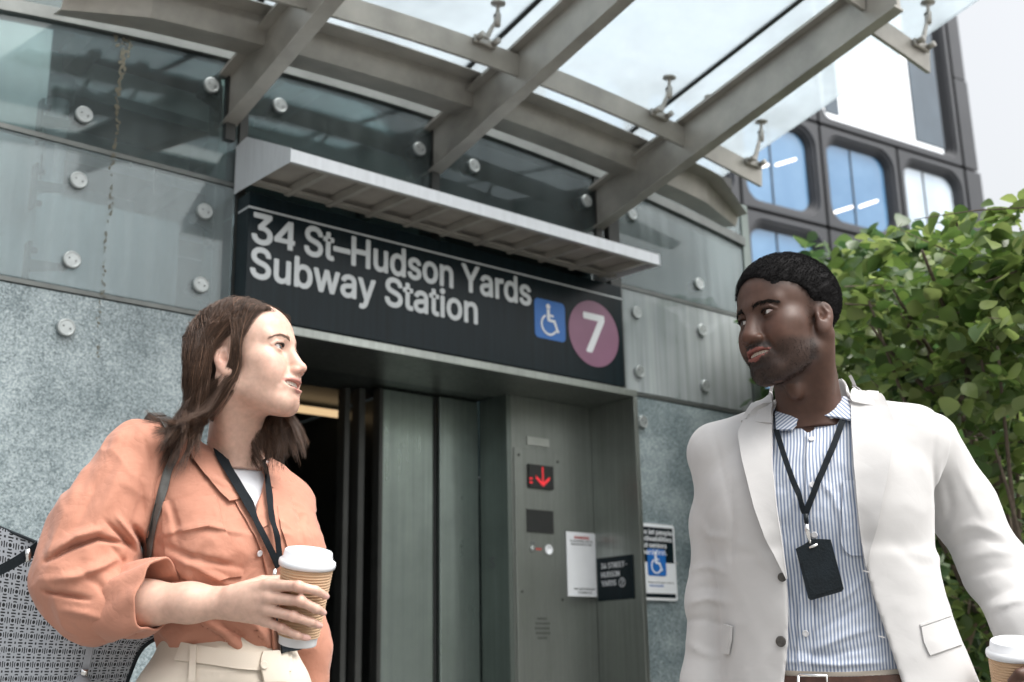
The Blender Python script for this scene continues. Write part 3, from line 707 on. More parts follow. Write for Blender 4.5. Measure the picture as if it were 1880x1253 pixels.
# ------------------------------------------------------------------ sculpting kit: smooth blended solids -> quad mesh
def s_ell(p, c, r, R=None):
    q = p - np.asarray(c, float)
    if R is not None: q = q @ R
    r = np.asarray(r, float); a = q/r; k0 = np.sqrt((a*a).sum(1)) + 1e-9; b = a/r; k1 = np.sqrt((b*b).sum(1)) + 1e-9
    return k0*(k0-1)/k1
def s_cap(p, a, b, ra, rb=None):
    a = np.asarray(a, float); b = np.asarray(b, float); rb = ra if rb is None else rb
    ba = b-a; pa = p-a; h = np.clip(pa@ba/(ba@ba+1e-12), 0, 1); q = pa - h[:, None]*ba
    return np.sqrt((q*q).sum(1)) - (ra + (rb-ra)*h)
def s_chain(p, pts, rads, k=.004):
    d = None
    for i in range(len(pts)-1):
        e = s_cap(p, pts[i], pts[i+1], rads[i], rads[i+1]); d = e if d is None else smin(d, e, k)
    return d
def smin(a, b, k):
    h = np.maximum(k-np.abs(a-b), 0)/k; return np.minimum(a, b) - h*h*k*.25
def smax(a, b, k): return -smin(-a, -b, k)
def sstep(x, a, b):
    t = np.clip((x-a)/(b-a), 0, 1); return t*t*(3-2*t)
def s_loft(p, secs, e=2.4):
    """stack of superellipse sections, secs: (z, cx, cy, rx, ry); x,y,z local"""
    z = np.array([s[0] for s in secs]); q = p[:, 2]; zc = np.clip(q, z[0], z[-1])
    # smooth interpolation
    def cub(col_):
        y = np.array([s[col_] for s in secs], float); m_ = np.gradient(y, z); i = np.clip(np.searchsorted(z, zc)-1, 0, len(z)-2)
        h = z[i+1]-z[i]; t = (zc-z[i])/h; t2 = t*t; t3 = t2*t
        return (2*t3-3*t2+1)*y[i]+(t3-2*t2+t)*h*m_[i]+(-2*t3+3*t2)*y[i+1]+(t3-t2)*h*m_[i+1]
    cx, cy, rx, ry = (cub(k) for k in (1, 2, 3, 4))
    u = np.abs(p[:, 0]-cx)/rx; v = np.abs(p[:, 1]-cy)/ry
    k0 = (u**e+v**e)**(1/e)+1e-9
    d = (k0-1)*np.minimum(rx, ry)*.5 + (k0-1)*.5*np.sqrt((p[:, 0]-cx)**2+(p[:, 1]-cy)**2)/k0
    dz = np.maximum(np.maximum(z[0]-q, q-z[-1]), 0)
    return np.where(dz > 0, np.sqrt(np.maximum(d, 0)**2+dz*dz), d)
def in_box(p, lo, hi, pad, fn):
    """evaluate fn only near its box; elsewhere the distance to the box"""
    lo = np.asarray(lo)-pad; hi = np.asarray(hi)+pad
    q = np.maximum(np.maximum(lo-p, p-hi), 0); d = np.sqrt((q*q).sum(1)) + pad*.8
    m_ = (q.sum(1) == 0)
    if m_.any(): d[m_] = fn(p[m_])
    return d
def surface(f, lo, hi, h, project=2, chunk=400000):
    lo = np.asarray(lo, float); hi = np.asarray(hi, float); C = 4
    n = (np.ceil((hi-lo)/(h*C)).astype(int)+1)*C; nc = n//C + 1
    def ev(P):
        return np.concatenate([f(P[i:i+chunk]) for i in range(0, len(P), chunk)]) if len(P) else np.zeros(0)
    g_ = np.stack(np.meshgrid(*[lo[a]+np.arange(nc[a])*h*C for a in range(3)], indexing='ij'), -1).reshape(-1, 3)
    Cg = ev(g_).reshape(nc)
    N3 = n+1
    idx = [np.minimum((np.arange(N3[a])+C//2)//C, nc[a]-1) for a in range(3)]
    F = Cg[np.ix_(*idx)].copy(); mk = np.abs(F) < h*C*2.2
    I = np.argwhere(mk); F[mk] = ev(lo+I*h)
    S = F < 0
    cnt = np.zeros(n, np.int8)
    offs = [(a, b, c) for a in (0, 1) for b in (0, 1) for c in (0, 1)]
    sl = lambda o: tuple(slice(o[a], o[a]+n[a]) for a in range(3))
    for o in offs: cnt += S[sl(o)]
    act = (cnt > 0) & (cnt < 8); A = np.argwhere(act); vid = -np.ones(n, np.int64); vid[act] = np.arange(len(A))
    vals = np.stack([F[sl(o)][act] for o in offs], 1); acc = np.zeros((len(A), 3)); w = np.zeros(len(A))
    for i in range(8):
        for j in range(i+1, 8):
            if sum(abs(offs[i][a]-offs[j][a]) for a in range(3)) != 1: continue
            a, b = vals[:, i], vals[:, j]; x = (a < 0) != (b < 0); t = np.where(x, a/(a-b+1e-30), 0)
            acc += np.where(x[:, None], np.array(offs[i])+t[:, None]*(np.array(offs[j])-np.array(offs[i])), 0); w += x
    V = lo + (A + acc/w[:, None])*h
    faces = []
    for ax in range(3):
        b, c = (ax+1) % 3, (ax+2) % 3
        s0 = [slice(None)]*3; s1 = [slice(None)]*3; s0[ax] = slice(0, n[ax]); s1[ax] = slice(1, n[ax]+1)
        for a in (b, c): s0[a] = slice(1, n[a]); s1[a] = slice(1, n[a])
        x0 = S[tuple(s0)]; x1 = S[tuple(s1)]; E = np.argwhere(x0 != x1)
        if not len(E): continue
        fl = x0[tuple(E.T)]
        E = E.copy(); E[:, b] += 1; E[:, c] += 1
        def v_(db, dc):
            Q = E.copy(); Q[:, b] += db; Q[:, c] += dc; return vid[tuple(Q.T)]
        q = np.stack([v_(-1, -1), v_(0, -1), v_(0, 0), v_(-1, 0)], 1); q[~fl] = q[~fl][:, ::-1]; faces.append(q)
    Fq = np.concatenate(faces)
    for _ in range(project): V = V - sgrad(f, V, h, chunk)
    return V, Fq
def sgrad(f, V, h, chunk=400000):
    out = np.zeros_like(V); e = h*.35
    for i in range(0, len(V), chunk):
        P = V[i:i+chunk]; d = f(P); G = np.zeros_like(P)
        for k in ((1, -1, -1), (-1, -1, 1), (-1, 1, -1), (1, 1, 1)):
            k = np.array(k, float); G += k*f(P+k*e)[:, None]
        G /= 4*e; n2 = (G*G).sum(1); out[i:i+chunk] = np.clip(d/np.maximum(n2, .15), -h, h)[:, None]*G
    return out
def relax(V, F, it=2, lam=.5):
    """gentle smoothing of a quad mesh"""
    a = F.ravel(); b = np.roll(F, -1, axis=1).ravel(); n = np.bincount(a, minlength=len(V))+np.bincount(b, minlength=len(V)); n = np.maximum(n, 1)
    for _ in range(it):
        S = np.stack([np.bincount(a, V[b, k], len(V))+np.bincount(b, V[a, k], len(V)) for k in range(3)], 1)/n[:, None]; V = V+(S-V)*lam
    return V
def fbm(p, seed=0, octaves=3, freq=1.0):
    """cheap smooth pseudo-noise from rotated sines"""
    r = np.random.default_rng(seed); v = np.zeros(len(p)); a = 1.0; t = 0
    for o in range(octaves):
        for k in range(4):
            d = r.normal(size=3); d /= np.linalg.norm(d); d2 = r.normal(size=3); d2 /= np.linalg.norm(d2)
            v += a*np.sin(freq*(p@d)*2+r.uniform(0, 6.28)+1.3*np.sin(freq*(p@d2)*1.7+r.uniform(0, 6.28)))
        t += 4*a; a *= .5; freq *= 2.1
    return v/t
def crinkle(p, seed, freq, amp):
    """soft creases: ridged noise"""
    w = p + .02*np.stack([fbm(p, seed+k+1, 1, freq*.5) for k in range(3)], 1)
    return amp*((1-np.abs(fbm(w, seed, 2, freq))*2.2)-.45)
def near(p, d, fn, w=.03):
    """surface detail, worked out only close to the surface"""
    o = np.zeros(len(p)); m_ = np.abs(d) < w
    if m_.any(): o[m_] = fn(p[m_])
    return o
def shell(d, t): return np.maximum(d, -d-t)
def pix(p):
    q = p-CAMP; z = q@_fw; return IW/2+FPX*(q@_r)/z, IH/2-FPX*(q@_u)/z
def seg_dist(x, y, pts):
    """distance in the plane to a polyline, and the position 0..1 along it"""
    best = np.full(len(x), 1e9); tt = np.zeros(len(x)); P = np.array(pts, float); L_ = np.r_[0, np.cumsum(np.hypot(*(P[1:]-P[:-1]).T))]
    side = np.zeros(len(x))
    for i in range(len(P)-1):
        a, b = P[i], P[i+1]; d = b-a; h = np.clip(((x-a[0])*d[0]+(y-a[1])*d[1])/(d@d+1e-9), 0, 1)
        ex, ey = x-a[0]-h*d[0], y-a[1]-h*d[1]; e = np.hypot(ex, ey); m_ = e < best
        best = np.where(m_, e, best); tt = np.where(m_, (L_[i]+h*(L_[i+1]-L_[i]))/L_[-1], tt); side = np.where(m_, np.sign(ex*d[1]-ey*d[0]), side)
    return best, tt, side
def folds(x, y, F):
    """sum of cloth ridges/creases; each (points, width, height): rounded ridge that fades at both ends; negative = crease"""
    out = np.zeros(len(x))
    for pts, w, a in F:
        P = np.array(pts); m_ = (x > P[:, 0].min()-4*w) & (x < P[:, 0].max()+4*w) & (y > P[:, 1].min()-4*w) & (y < P[:, 1].max()+4*w)
        if not m_.any(): continue
        d, t, s = seg_dist(x[m_], y[m_], pts); env = np.sin(np.pi*np.clip(t*.9+.05, 0, 1))**.7
        # asymmetric profile: sharper on one side
        ww = np.where(s > 0, w, w*.62); out[m_] += a*env*np.exp(-(d/ww)**2)
    return out
def set_color(o, rgb, name='tone'):
    at_ = o.data.attributes.new(name, 'FLOAT_COLOR', 'POINT')
    at_.data.foreach_set('color', np.c_[rgb, np.ones(len(rgb))].astype(np.float32).ravel())
def frame(origin, heading, pitch=0, roll=0):
    """local axes: x right of subject, y forward, z up; returns 3x3 (columns in world) """
    ch, sh = math.cos(heading), math.sin(heading)
    y = np.array([ch, sh, 0]); z = np.array([0, 0, 1.]); x = np.cross(y, z)
    cp, sp = math.cos(pitch), math.sin(pitch)     # pitch > 0: look up
    y, z = cp*y+sp*z, -sp*y+cp*z
    cr, sr = math.cos(roll), math.sin(roll)       # roll > 0: head leans to its right
    x, z = cr*x-sr*z, sr*x+cr*z
    return np.array(origin, float), np.stack([x, y, z], 1)
def to_local(p, fr): return (p-fr[0]) @ fr[1]
def to_world(q, fr): return np.asarray(q) @ fr[1].T + fr[0]
# ------------------------------------------------------------------ heads (local millimetres/1000: x right, y forward, z up, eye level z=0)
def head_sdf(p, g):
    """p local metres; g: shape parameters"""
    q = p*1000.0/g['scale']; sx = np.sign(q[:, 0]); a = q.copy(); a[:, 0] = np.abs(a[:, 0])
    E = lambda c, r, R=None: s_ell(a, c, r, R)
    j = g['jaw']; m_ = g['male']
    d = E((0, -6, 38), (74, 95, 78))
    d = smin(d, E((0, 38, 30), (60, 53, 56)), 25)
    d = smin(d, E((0, 32, -32), (57*j, 55, 66)), 26)
    d = smin(d, E((0, 60, -92), (27+5*m_, 31+2*m_, 25+2*m_)), 26)                       # chin
    d = smin(d, s_cap(a, (49*j, 6, -68-4*m_), (20, 68, -103), 12, 14), 30)              # jaw line
    d = smin(d, E((0, 40, -84), (44*j, 42, 22)), 20)                                   # floor of the mouth
    d = smin(d, E((45*j, 50, -22), (22, 27, 19)), 24)                                  # cheekbone
    d = smin(d, E((37*j, 38, -55), (18+g.get('full', 0), 33, 28)), 26)                                  # flank of the cheek
    d = smin(d, E((33, 66, -44), (23, 21, 24+2*g['smile'])), 22)                       # cheek
    d = smin(d, s_cap(a, (6, 88, 16), (44, 70, 18), 8+2*m_, 6.5+m_), 18)               # brow
    d = smax(d, -E((31, 99, -3), (20, 17, 12.5)), 12)                                  # eye hollow
    # nose
    nw = g['nose_w']; nl = g['nose_l']
    d = smin(d, s_cap(a, (0, 85, 4), (0, 98+nl, -34), 9, 13*nw), 12)
    d = smin(d, s_cap(a, (0, 89, 4), (0, 107+nl, -36), 5.5, 6.5*nw), 8)
    d = smin(d, E((0, 107.5+nl, -41), (10*nw, 10.5, 9)), 7)
    d = smin(d, E((11.5*nw, 99+nl*.6, -45), (7.5*nw, 10, 7)), 6)
    d = smax(d, -E((6.5*nw, 103+nl*.8, -52), (3.2*nw, 4.6, 2.6)), 2.5)
    # mouth: dental arch, lips, opening
    lf = g['lip']
    d = smin(d, E((0, 78, -68), (29, 24, 24)), 14)
    cw = 27+5*g['smile']; cz = -70+4.0*g['smile']; cy = 84.5-6*g['smile']
    op = g['open']
    lip = s_chain(a, [(0, 97.5+lf*.8, -64.5+op*.35), (12, 95+lf*.7, -65.3+op*.3), (cw, cy, cz)], [4.4+lf*1.0, 4.4+lf*1.0, 2.2], 3)
    lip = smin(lip, s_chain(a, [(0, 95.5+lf*.8, -75.5-op), (13, 93+lf*.7, -74.7-op*.75), (cw, cy, cz)], [5.2+lf*1.0, 5.0+lf*.9, 2.2], 3), 2)
    d = smin(d, lip, 5)
    mo = s_ell(a, (0, 97, -70.4-op*.35), (cw-4, 16, 1.2+op*1.05))
    bend = a.copy(); bend[:, 2] -= g['smile']*4.2*(a[:, 0]/cw)**2
    mo = s_ell(bend, (0, 95, -70.4-op*.35), (cw-2.0, 17, 1.0+op*1.02))
    d = smax(d, -mo, 2.0)
    d = smax(d, -s_cap(a, (27+2*g['smile'], 93, -52), (35+2*g['smile'], 84, -74), 1.2, 1.2), 9)  # smile fold
    d = smax(d, -E((0, 104, -89), (17, 9.5, 4.5)), 7)                                  # groove under the lip
    # eyelids round the eyeball, then the almond opening
    ex, ey, ez = 31.5, 73.5, 0
    lid = E((ex, ey, ez), (14.6, 14.0, 14.0)); d = smin(d, lid, 5)
    sl = a.copy(); sl[:, 2] -= (a[:, 0]-ex)*.08
    alm = np.maximum(s_ell(sl, (ex, ey+14, ez-5.6+g['eye']*.0), (19, 20, 9.2+g['eye'])), s_ell(sl, (ex, ey+14, ez+5.2), (18, 20, 9.4+g['eye'])))
    d = smax(d, -alm, 1.2)
    d = smin(d, s_chain(a, [(ex-15, 83, 3), (ex-4, 88.6, 9.3), (ex+10, 85, 8.2), (ex+17, 77, 2)], [1.0, 1.7, 1.7, 1.0], 2), 4)   # upper lid fold
    # ear
    ca, sa = math.cos(-.22), math.sin(-.22)
    ear_c = np.array([72.5, -12, -14.0]); b = (a-ear_c)/g.get('ear', 1.0)
    # rotate: lean back, stand off the head
    y1 = b[:, 1]*ca - b[:, 2]*sa; z1 = b[:, 1]*sa + b[:, 2]*ca; th = .38; x2 = b[:, 0]*math.cos(th)+y1*math.sin(th); y2 = -b[:, 0]*math.sin(th)+y1*math.cos(th)
    e = np.stack([x2, y2, z1], 1)
    outer = smin(s_ell(e, (0, 0, 6), (6.5, 18.5, 25)), s_ell(e, (0, 5, -19), (5, 10, 14)), 8)
    dish = s_ell(e, (8, 1, 6), (7, 13.5, 19.5)); ear = smax(outer, -dish, 3)
    ear = smin(ear, s_chain(e, [(2, 2, 18), (2.5, -6, 8), (2.5, -7, -4), (2, 2, -12)], [2.4, 2.6, 2.6, 2.4], 3), 4)   # antihelix
    ear = smax(ear, -s_ell(e, (5, 5, -2), (7, 6, 7)), 3)
    ear = smin(ear, s_ell(e, (1, 12, -3), (4, 4, 6)), 4)                               # tragus
    d = smin(d, ear, 6)
    return d*g['scale']/1000.0
def head_color(q, g, base, lipc, blush, dark, stub=0):
    """q local metres -> skin tones"""
    a = q*1000/g['scale']; ax = np.abs(a[:, 0]); y, z = a[:, 1], a[:, 2]; n = len(a)
    c = np.tile(np.array(base), (n, 1))
    def mixin(col_, w): return c*(1-w[:, None]) + np.array(col_)*w[:, None]
    gau = lambda px, py, pz, r: np.exp(-(((ax-px)**2+(y-py)**2+(z-pz)**2)/r**2))
    c = mixin(blush, np.clip(.55*gau(42, 72, -36, 20)+.5*gau(0, 116, -42, 13)+.45*gau(12, 104, -46, 9)+.5*gau(78, -14, -14, 26)*(ax > 66)+.25*gau(0, 92, -105, 16), 0, 1))
    c = mixin(dark, np.clip(.30*gau(31, 86, -9, 12)+.35*gau(31, 88, 8, 9), 0, 1))
    # lips
    cw = 27+5*g['smile']; zc = -70+4.5*g['smile']*(ax/cw)**2; op = g['open']; t = np.clip(ax/cw, 0, 1)
    up_ = (z < zc+8.2*(1-t**2.2)+.3*op-1.2*np.exp(-(ax/4)**2)) & (z >= zc-1); lo_ = (z > zc-(10.2+op)*(1-t**2)) & (z < zc)
    lw = ((up_ | lo_) & (ax < cw) & (y > 82)).astype(float)
    c = mixin(lipc, .85*lw)
    if stub:
        nz = .5+.5*fbm(a, 5, 3, .35)
        w = sstep(z, -46, -60)*sstep(y, -2, 22)*(1-lw)
        w *= 1-np.exp(-(((ax-40)/16)**2+((z+48)/14)**2))*.9
        mous = np.exp(-((z+57)/5.5)**2)*(ax < 30)*(y > 85)
        chin = np.exp(-((ax/24)**2+((z+98)/20)**2))*(y > 50)
        side = np.exp(-((y-14)/14)**2)*sstep(z, 8, -12)*(z > -90)
        w = np.clip(.62*w+.85*mous*(1-lw)+.55*chin*(1-lw)+.42*side*(ax > 45), 0, 1)*(.70+.45*nz)
        c = mixin((.017, .0105, .0085), np.clip(w, 0, .92)*stub)
    yf = 96+g['lip']*.8-(11+6*g['smile'])*(ax/cw)**2
    ins = (np.abs(z-zc+.4*op) < 2.2+op*1.1) & (ax < cw-1.5) & (y < yf-4.0) & (y > 70)
    c[ins] = (.05, .014, .012)
    return c
def make_teeth(fr, g, parent, mat):
    s = g['scale']/1000; cw = 27+5*g['smile']; V = []; F = []; op = g['open']
    for i in range(-5, 6):
        x0, x1 = (i-.5)*6.3+.2, (i+.5)*6.3-.2; b = len(V)
        for x in (x0, (x0+x1)/2, x1):
            yy = 92.6+g['lip']*.5-.0115*x*x-(.5 if x != (x0+x1)/2 else 0); zc = -70+g['smile']*4.2*(x/cw)**2
            V += [(x, yy, zc+5), (x, yy+.3, zc-.2), (x, yy-.5, zc-1.1-.28*op)]
        F += [(b, b+1, b+4, b+3), (b+1, b+2, b+5, b+4), (b+3, b+4, b+7, b+6), (b+4, b+5, b+8, b+7)]
    o = mesh_obj('teeth', to_world(np.array(V)*s, fr), F, mat, parent, smooth=True); tag(o, kind='stuff'); return o
def mat_skin(name, rough=.45, sss=.12, scale=.006, spec=.45):
    mt, nt, b = newmat(name); at_ = N(nt, 'Attribute', attribute_name='tone'); tc = N(nt, 'TexCoord')
    n1 = N(nt, 'TexNoise', i_Scale=90.0, i_Detail=5.0); L(nt, tc.outputs['Object'], n1.inputs[0])
    mr = N(nt, 'MapRange', i_1=.3, i_2=.7, i_3=.90, i_4=1.09); L(nt, n1.outputs[0], mr.inputs[0])
    vm = N(nt, 'VectorMath', operation='SCALE'); L(nt, at_.outputs['Color'], vm.inputs[0]); L(nt, mr.outputs[0], vm.inputs['Scale']); L(nt, vm.outputs[0], b.inputs['Base Color'])
    b.inputs['Roughness'].default_value = rough; b.inputs['Specular IOR Level'].default_value = spec
    b.inputs['Subsurface Weight'].default_value = sss; b.inputs['Subsurface Radius'].default_value = (1, .38, .22); b.inputs['Subsurface Scale'].default_value = scale
    n2 = N(nt, 'TexNoise', i_Scale=700.0, i_Detail=3.0); L(nt, tc.outputs['Object'], n2.inputs[0])
    bp = N(nt, 'Bump', i_Strength=.10, i_Distance=.001); L(nt, n2.outputs[0], bp.inputs['Height']); L(nt, bp.outputs[0], b.inputs['Normal'])
    return mt
def mat_eye(name, iris):
    mt, nt, b = newmat(name); at_ = N(nt, 'Attribute', attribute_name='tone'); L(nt, at_.outputs['Color'], b.inputs['Base Color'])
    b.inputs['Roughness'].default_value = .08; b.inputs['Coat Weight'].default_value = .6; b.inputs['Coat Roughness'].default_value = .03; return mt
def make_eyes(fr, g, iris, gaze, parent, mat):
    """gaze: world direction; two eyeballs"""
    s = g['scale']/1000
    for sx in (-1, 1):
        c = to_world(np.array([[sx*31.5, 73.5, 0]])*s, fr)[0]; gz = np.array(gaze(c)); gz = gz/np.linalg.norm(gz)
        bm = bmesh.new(); bmesh.ops.create_uvsphere(bm, u_segments=48, v_segments=36, radius=1); V = np.array([v.co[:] for v in bm.verts]); F = [[v.index for v in f.verts] for f in bm.faces]; bm.free()
        ang = np.degrees(np.arccos(np.clip(V[:, 2], -1, 1)))
        rad = 12.3*(1+.055*np.exp(-(ang/24)**2)); Rm = np.array(Vector(gz).to_track_quat('Z', 'Y').to_matrix())
        W = (V*rad[:, None]*s)@Rm.T + c
        o = mesh_obj('eye', W, F, mat, parent, smooth=True)
        cl = np.tile([.58, .56, .54], (len(V), 1)); red = np.clip((ang-45)/40, 0, 1)[:, None]; cl = cl*(1-red*.35*np.array([.2, 1, 1]))
        cl[ang < 29] = iris; cl[(ang < 31) & (ang > 26)] = np.array(iris)*.35; cl[ang < 11.5] = (.004, .004, .004); set_color(o, cl)
def strands(name, roots, ctrl, rad, mat, parent, nseg=12, sides=3, tones=None, taper=.35):
    """roots (n,3) with ctrl (n,m,3) control points -> bezier-like strands joined as one mesh"""
    n, m_, _ = ctrl.shape; t = np.linspace(0, 1, nseg)
    # Catmull-Rom through control points
    u = t*(m_-1); i = np.clip(u.astype(int), 0, m_-2); f_ = (u-i)[None, :, None]
    P0 = ctrl[:, np.maximum(i-1, 0)]; P1 = ctrl[:, i]; P2 = ctrl[:, i+1]; P3 = ctrl[:, np.minimum(i+2, m_-1)]
    C = .5*((2*P1)+(-P0+P2)*f_+(2*P0-5*P1+4*P2-P3)*f_**2+(-P0+3*P1-3*P2+P3)*f_**3)
    T = np.gradient(C, axis=1); T /= np.linalg.norm(T, axis=2, keepdims=True)+1e-9
    ref = np.array([.31, .47, .83]); U = np.cross(T, ref); U /= np.linalg.norm(U, axis=2, keepdims=True)+1e-9; Wv = np.cross(T, U)
    rr = rad[:, None] if np.ndim(rad) else np.full((n, 1), rad)
    r_ = (rr*(1-(1-taper)*t[None, :]**1.5))[..., None]
    ring = np.stack([C + r_*(U*math.cos(2*math.pi*k/sides)+Wv*math.sin(2*math.pi*k/sides)) for k in range(sides)], 2)
    V = ring.reshape(-1, 3); base = (np.arange(n)*nseg*sides)[:, None, None, None]; s_ = np.arange(nseg-1)[None, :, None]; k = np.arange(sides)[None, None, :]; k2 = (k+1) % sides
    F = np.stack([s_*sides+k, s_*sides+k2, (s_+1)*sides+k2, (s_+1)*sides+k], -1)+base; F = F.reshape(-1, 4)
    me = bpy.data.meshes.new(name); me.vertices.add(len(V)); me.vertices.foreach_set('co', V.astype(np.float32).ravel())
    me.loops.add(len(F)*4); me.loops.foreach_set('vertex_index', F.astype(np.int32).ravel()); me.polygons.add(len(F)); me.polygons.foreach_set('loop_start', np.arange(0, len(F)*4, 4, dtype=np.int32))
    me.update(calc_edges=True); me.polygons.foreach_set('use_smooth', np.ones(len(F), bool))
    me.materials.append(mat); o = bpy.data.objects.new(name, me); col.objects.link(o); adopt(o, parent)
    if tones is not None: set_color(o, np.repeat(tones, nseg*sides, axis=0))
    tag(o, kind='stuff'); return o
def mat_hair(name, rough=.38, spec=.5):
    mt, nt, b = newmat(name); at_ = N(nt, 'Attribute', attribute_name='tone'); L(nt, at_.outputs['Color'], b.inputs['Base Color'])
    b.inputs['Roughness'].default_value = rough; b.inputs['Specular IOR Level'].default_value = spec; return mt
G_W = dict(scale=.95, jaw=.97, male=0, smile=1.35, open=6.4, lip=.1, ear=.86, full=4, nose_w=.88, nose_l=2.0, eye=0.0)
G_M = dict(scale=1.02, jaw=1.02, male=1, smile=.55, open=4.2, lip=2.2, ear=.95, nose_w=1.22, nose_l=1.0, eye=-.3)
# ------------------------------------------------------------------ tools for clothed figures
def trace(px, py, sdf, t0=1.35, t1=3.0, it=70):
    """points where the sight lines through px,py meet the solid"""
    px = np.asarray(px, float); py = np.asarray(py, float)
    D = (_fw[None]*FPX + _r[None]*(px-IW/2)[:, None] - _u[None]*(py-IH/2)[:, None])/FPX
    t = np.full(len(px), t0)
    for _ in range(it):
        d = sdf(CAMP+D*t[:, None]); t = np.minimum(t+d*.75, t1)
    P = CAMP+D*t[:, None]; miss = (np.abs(sdf(P)) > .005) | (t > t1-.01)
    if len(t) > 8 and (~miss).any(): miss |= np.abs(t-np.median(t[~miss])) > .13
    if miss.any() and (~miss).any():          # past the edge of the cloth: bring the point to the nearest surface
        hit = np.where(~miss)[0]; mi = np.where(miss)[0]
        near_ = hit[np.argmin((px[mi][:, None]-px[hit][None])**2+(py[mi][:, None]-py[hit][None])**2, axis=1)]
        Q = CAMP+D[mi]*t[near_][:, None]
        for _ in range(14): Q = Q-normals(sdf, Q, .004)*np.clip(sdf(Q), -.03, .03)[:, None]*.8
        far = np.linalg.norm(Q-P[near_], axis=1) > .06; Q[far] = P[near_][far]; P[mi] = Q
    return P
def normals(sdf, P, e=.003):
    G = np.zeros_like(P)
    for k in ((1, -1, -1), (-1, -1, 1), (-1, 1, -1), (1, 1, 1)):
        k = np.array(k, float); G += k*sdf(P+k*e)[:, None]
    return G/(np.linalg.norm(G, axis=1, keepdims=True)+1e-9)
def resample(pts, n, smooth=True):
    P = np.array(pts, float); L_ = np.r_[0, np.cumsum(np.linalg.norm(P[1:]-P[:-1], axis=1))]; s = np.linspace(0, L_[-1], n)
    if not smooth or len(P) < 3: return np.stack([np.interp(s, L_, P[:, k]) for k in range(P.shape[1])], 1)
    out = []
    for k in range(P.shape[1]):
        y = P[:, k]; m_ = np.gradient(y, L_); i = np.clip(np.searchsorted(L_, s)-1, 0, len(L_)-2); h = L_[i+1]-L_[i]; t = (s-L_[i])/h
        out.append((2*t**3-3*t**2+1)*y[i]+(t**3-2*t**2+t)*h*m_[i]+(-2*t**3+3*t**2)*y[i+1]+(t**3-t**2)*h*m_[i+1])
    return np.stack(out, 1)
def solid_grid(name, Fg, Bg, mat, parent, smooth=True):
    """closed sheet from a front grid and a back grid (n,m,3)"""
    n, m_, _ = Fg.shape; V = np.concatenate([Fg.reshape(-1, 3), Bg.reshape(-1, 3)]); o = n*m_; F = []
    for i in range(n-1):
        for j in range(m_-1):
            a = i*m_+j; F.append((a, a+1, a+m_+1, a+m_)); F.append((o+a, o+a+m_, o+a+m_+1, o+a+1))
    for i in range(n-1):
        a = i*m_; F.append((a, a+m_, o+a+m_, o+a)); a = i*m_+m_-1; F.append((a, o+a, o+a+m_, a+m_))
    for j in range(m_-1):
        F.append((j, o+j, o+j+1, j+1)); a = (n-1)*m_+j; F.append((a, a+1, o+a+1, o+a))
    ob = mesh_obj(name, V, F, mat, parent, smooth)
    bm = bmesh.new(); bm.from_mesh(ob.data); bmesh.ops.recalc_face_normals(bm, faces=bm.faces)
    for e in bm.edges:
        if len(e.link_faces) == 2 and e.calc_face_angle(0) > .9: e.smooth = False
    bm.to_mesh(ob.data); bm.free(); return ob
def patch(name, A, B, sdf, mat, parent, off=.002, th=.003, n=26, m_=10, sm=True, bulge=0, lift=None, t0=1.35, curl=0):
    """a piece of cloth laid on the solid between two edges given as picture outlines"""
    a = resample(A, n, sm); b = resample(B, n, sm); v = np.linspace(0, 1, m_)
    Q = a[:, None]*(1-v)[None, :, None]+b[:, None]*v[None, :, None]
    P = trace(Q[..., 0].ravel(), Q[..., 1].ravel(), sdf, t0=t0); Nn = normals(sdf, P, .008).reshape(n, m_, 3)
    for _ in range(2):
        Nn[1:-1] = (Nn[:-2]+Nn[1:-1]*2+Nn[2:])/4
    P = P.reshape(n, m_, 3); u = np.linspace(0, 1, n)
    o_ = off+bulge*(np.sin(np.pi*v)[None, :]*np.sin(np.pi*u)[:, None])
    if lift is not None: o_ = o_+lift(u[:, None], v[None, :])
    Fg = P+Nn*(o_+th*.5)[..., None]; Bg = P+Nn*(o_-th*.5)[..., None]
    return solid_grid(name, Fg, Bg, mat, parent)
def ribbon(name, pts, w, sdf, mat, parent, off=.003, th=.0015, n=40, t0=1.35):
    """band of width w px following picture points over the solid"""
    c = resample(pts, n); T_ = np.gradient(c, axis=0); T_ /= np.linalg.norm(T_, axis=1, keepdims=True); nn = np.stack([-T_[:, 1], T_[:, 0]], 1)
    return patch(name, c+nn*w/2, c-nn*w/2, sdf, mat, parent, off, th, n, 5, False, t0=t0)
def free_ribbon(name, P, side, w, mat, parent, th=.0015, n=40):
    c = resample(P, n); side = np.asarray(side, float); T_ = np.gradient(c, axis=0); T_ /= np.linalg.norm(T_, axis=1, keepdims=True)
    s_ = side[None]-T_*(T_@side)[:, None]; s_ /= np.linalg.norm(s_, axis=1, keepdims=True); nn = np.cross(T_, s_); v = np.linspace(-.5, .5, 5)
    G = c[:, None]+s_[:, None]*(v*w)[None, :, None]
    return solid_grid(name, G+nn[:, None]*th/2, G-nn[:, None]*th/2, mat, parent)
def poly_mask(x, y, poly):
    """signed distance in px to a picture outline (negative inside)"""
    P = np.array(poly, float); ins = np.zeros(len(x), bool); best = np.full(len(x), 1e9); j = len(P)-1
    for i in range(len(P)):
        a, b = P[j], P[i]; c_ = ((a[1] > y) != (b[1] > y)); xx = (b[0]-a[0])*(y-a[1])/(b[1]-a[1]+1e-12)+a[0]; ins ^= c_ & (x < xx)
        d = b-a; h = np.clip(((x-a[0])*d[0]+(y-a[1])*d[1])/(d@d+1e-9), 0, 1); best = np.minimum(best, np.hypot(x-a[0]-h*d[0], y-a[1]-h*d[1])); j = i
    return np.where(ins, -best, best)
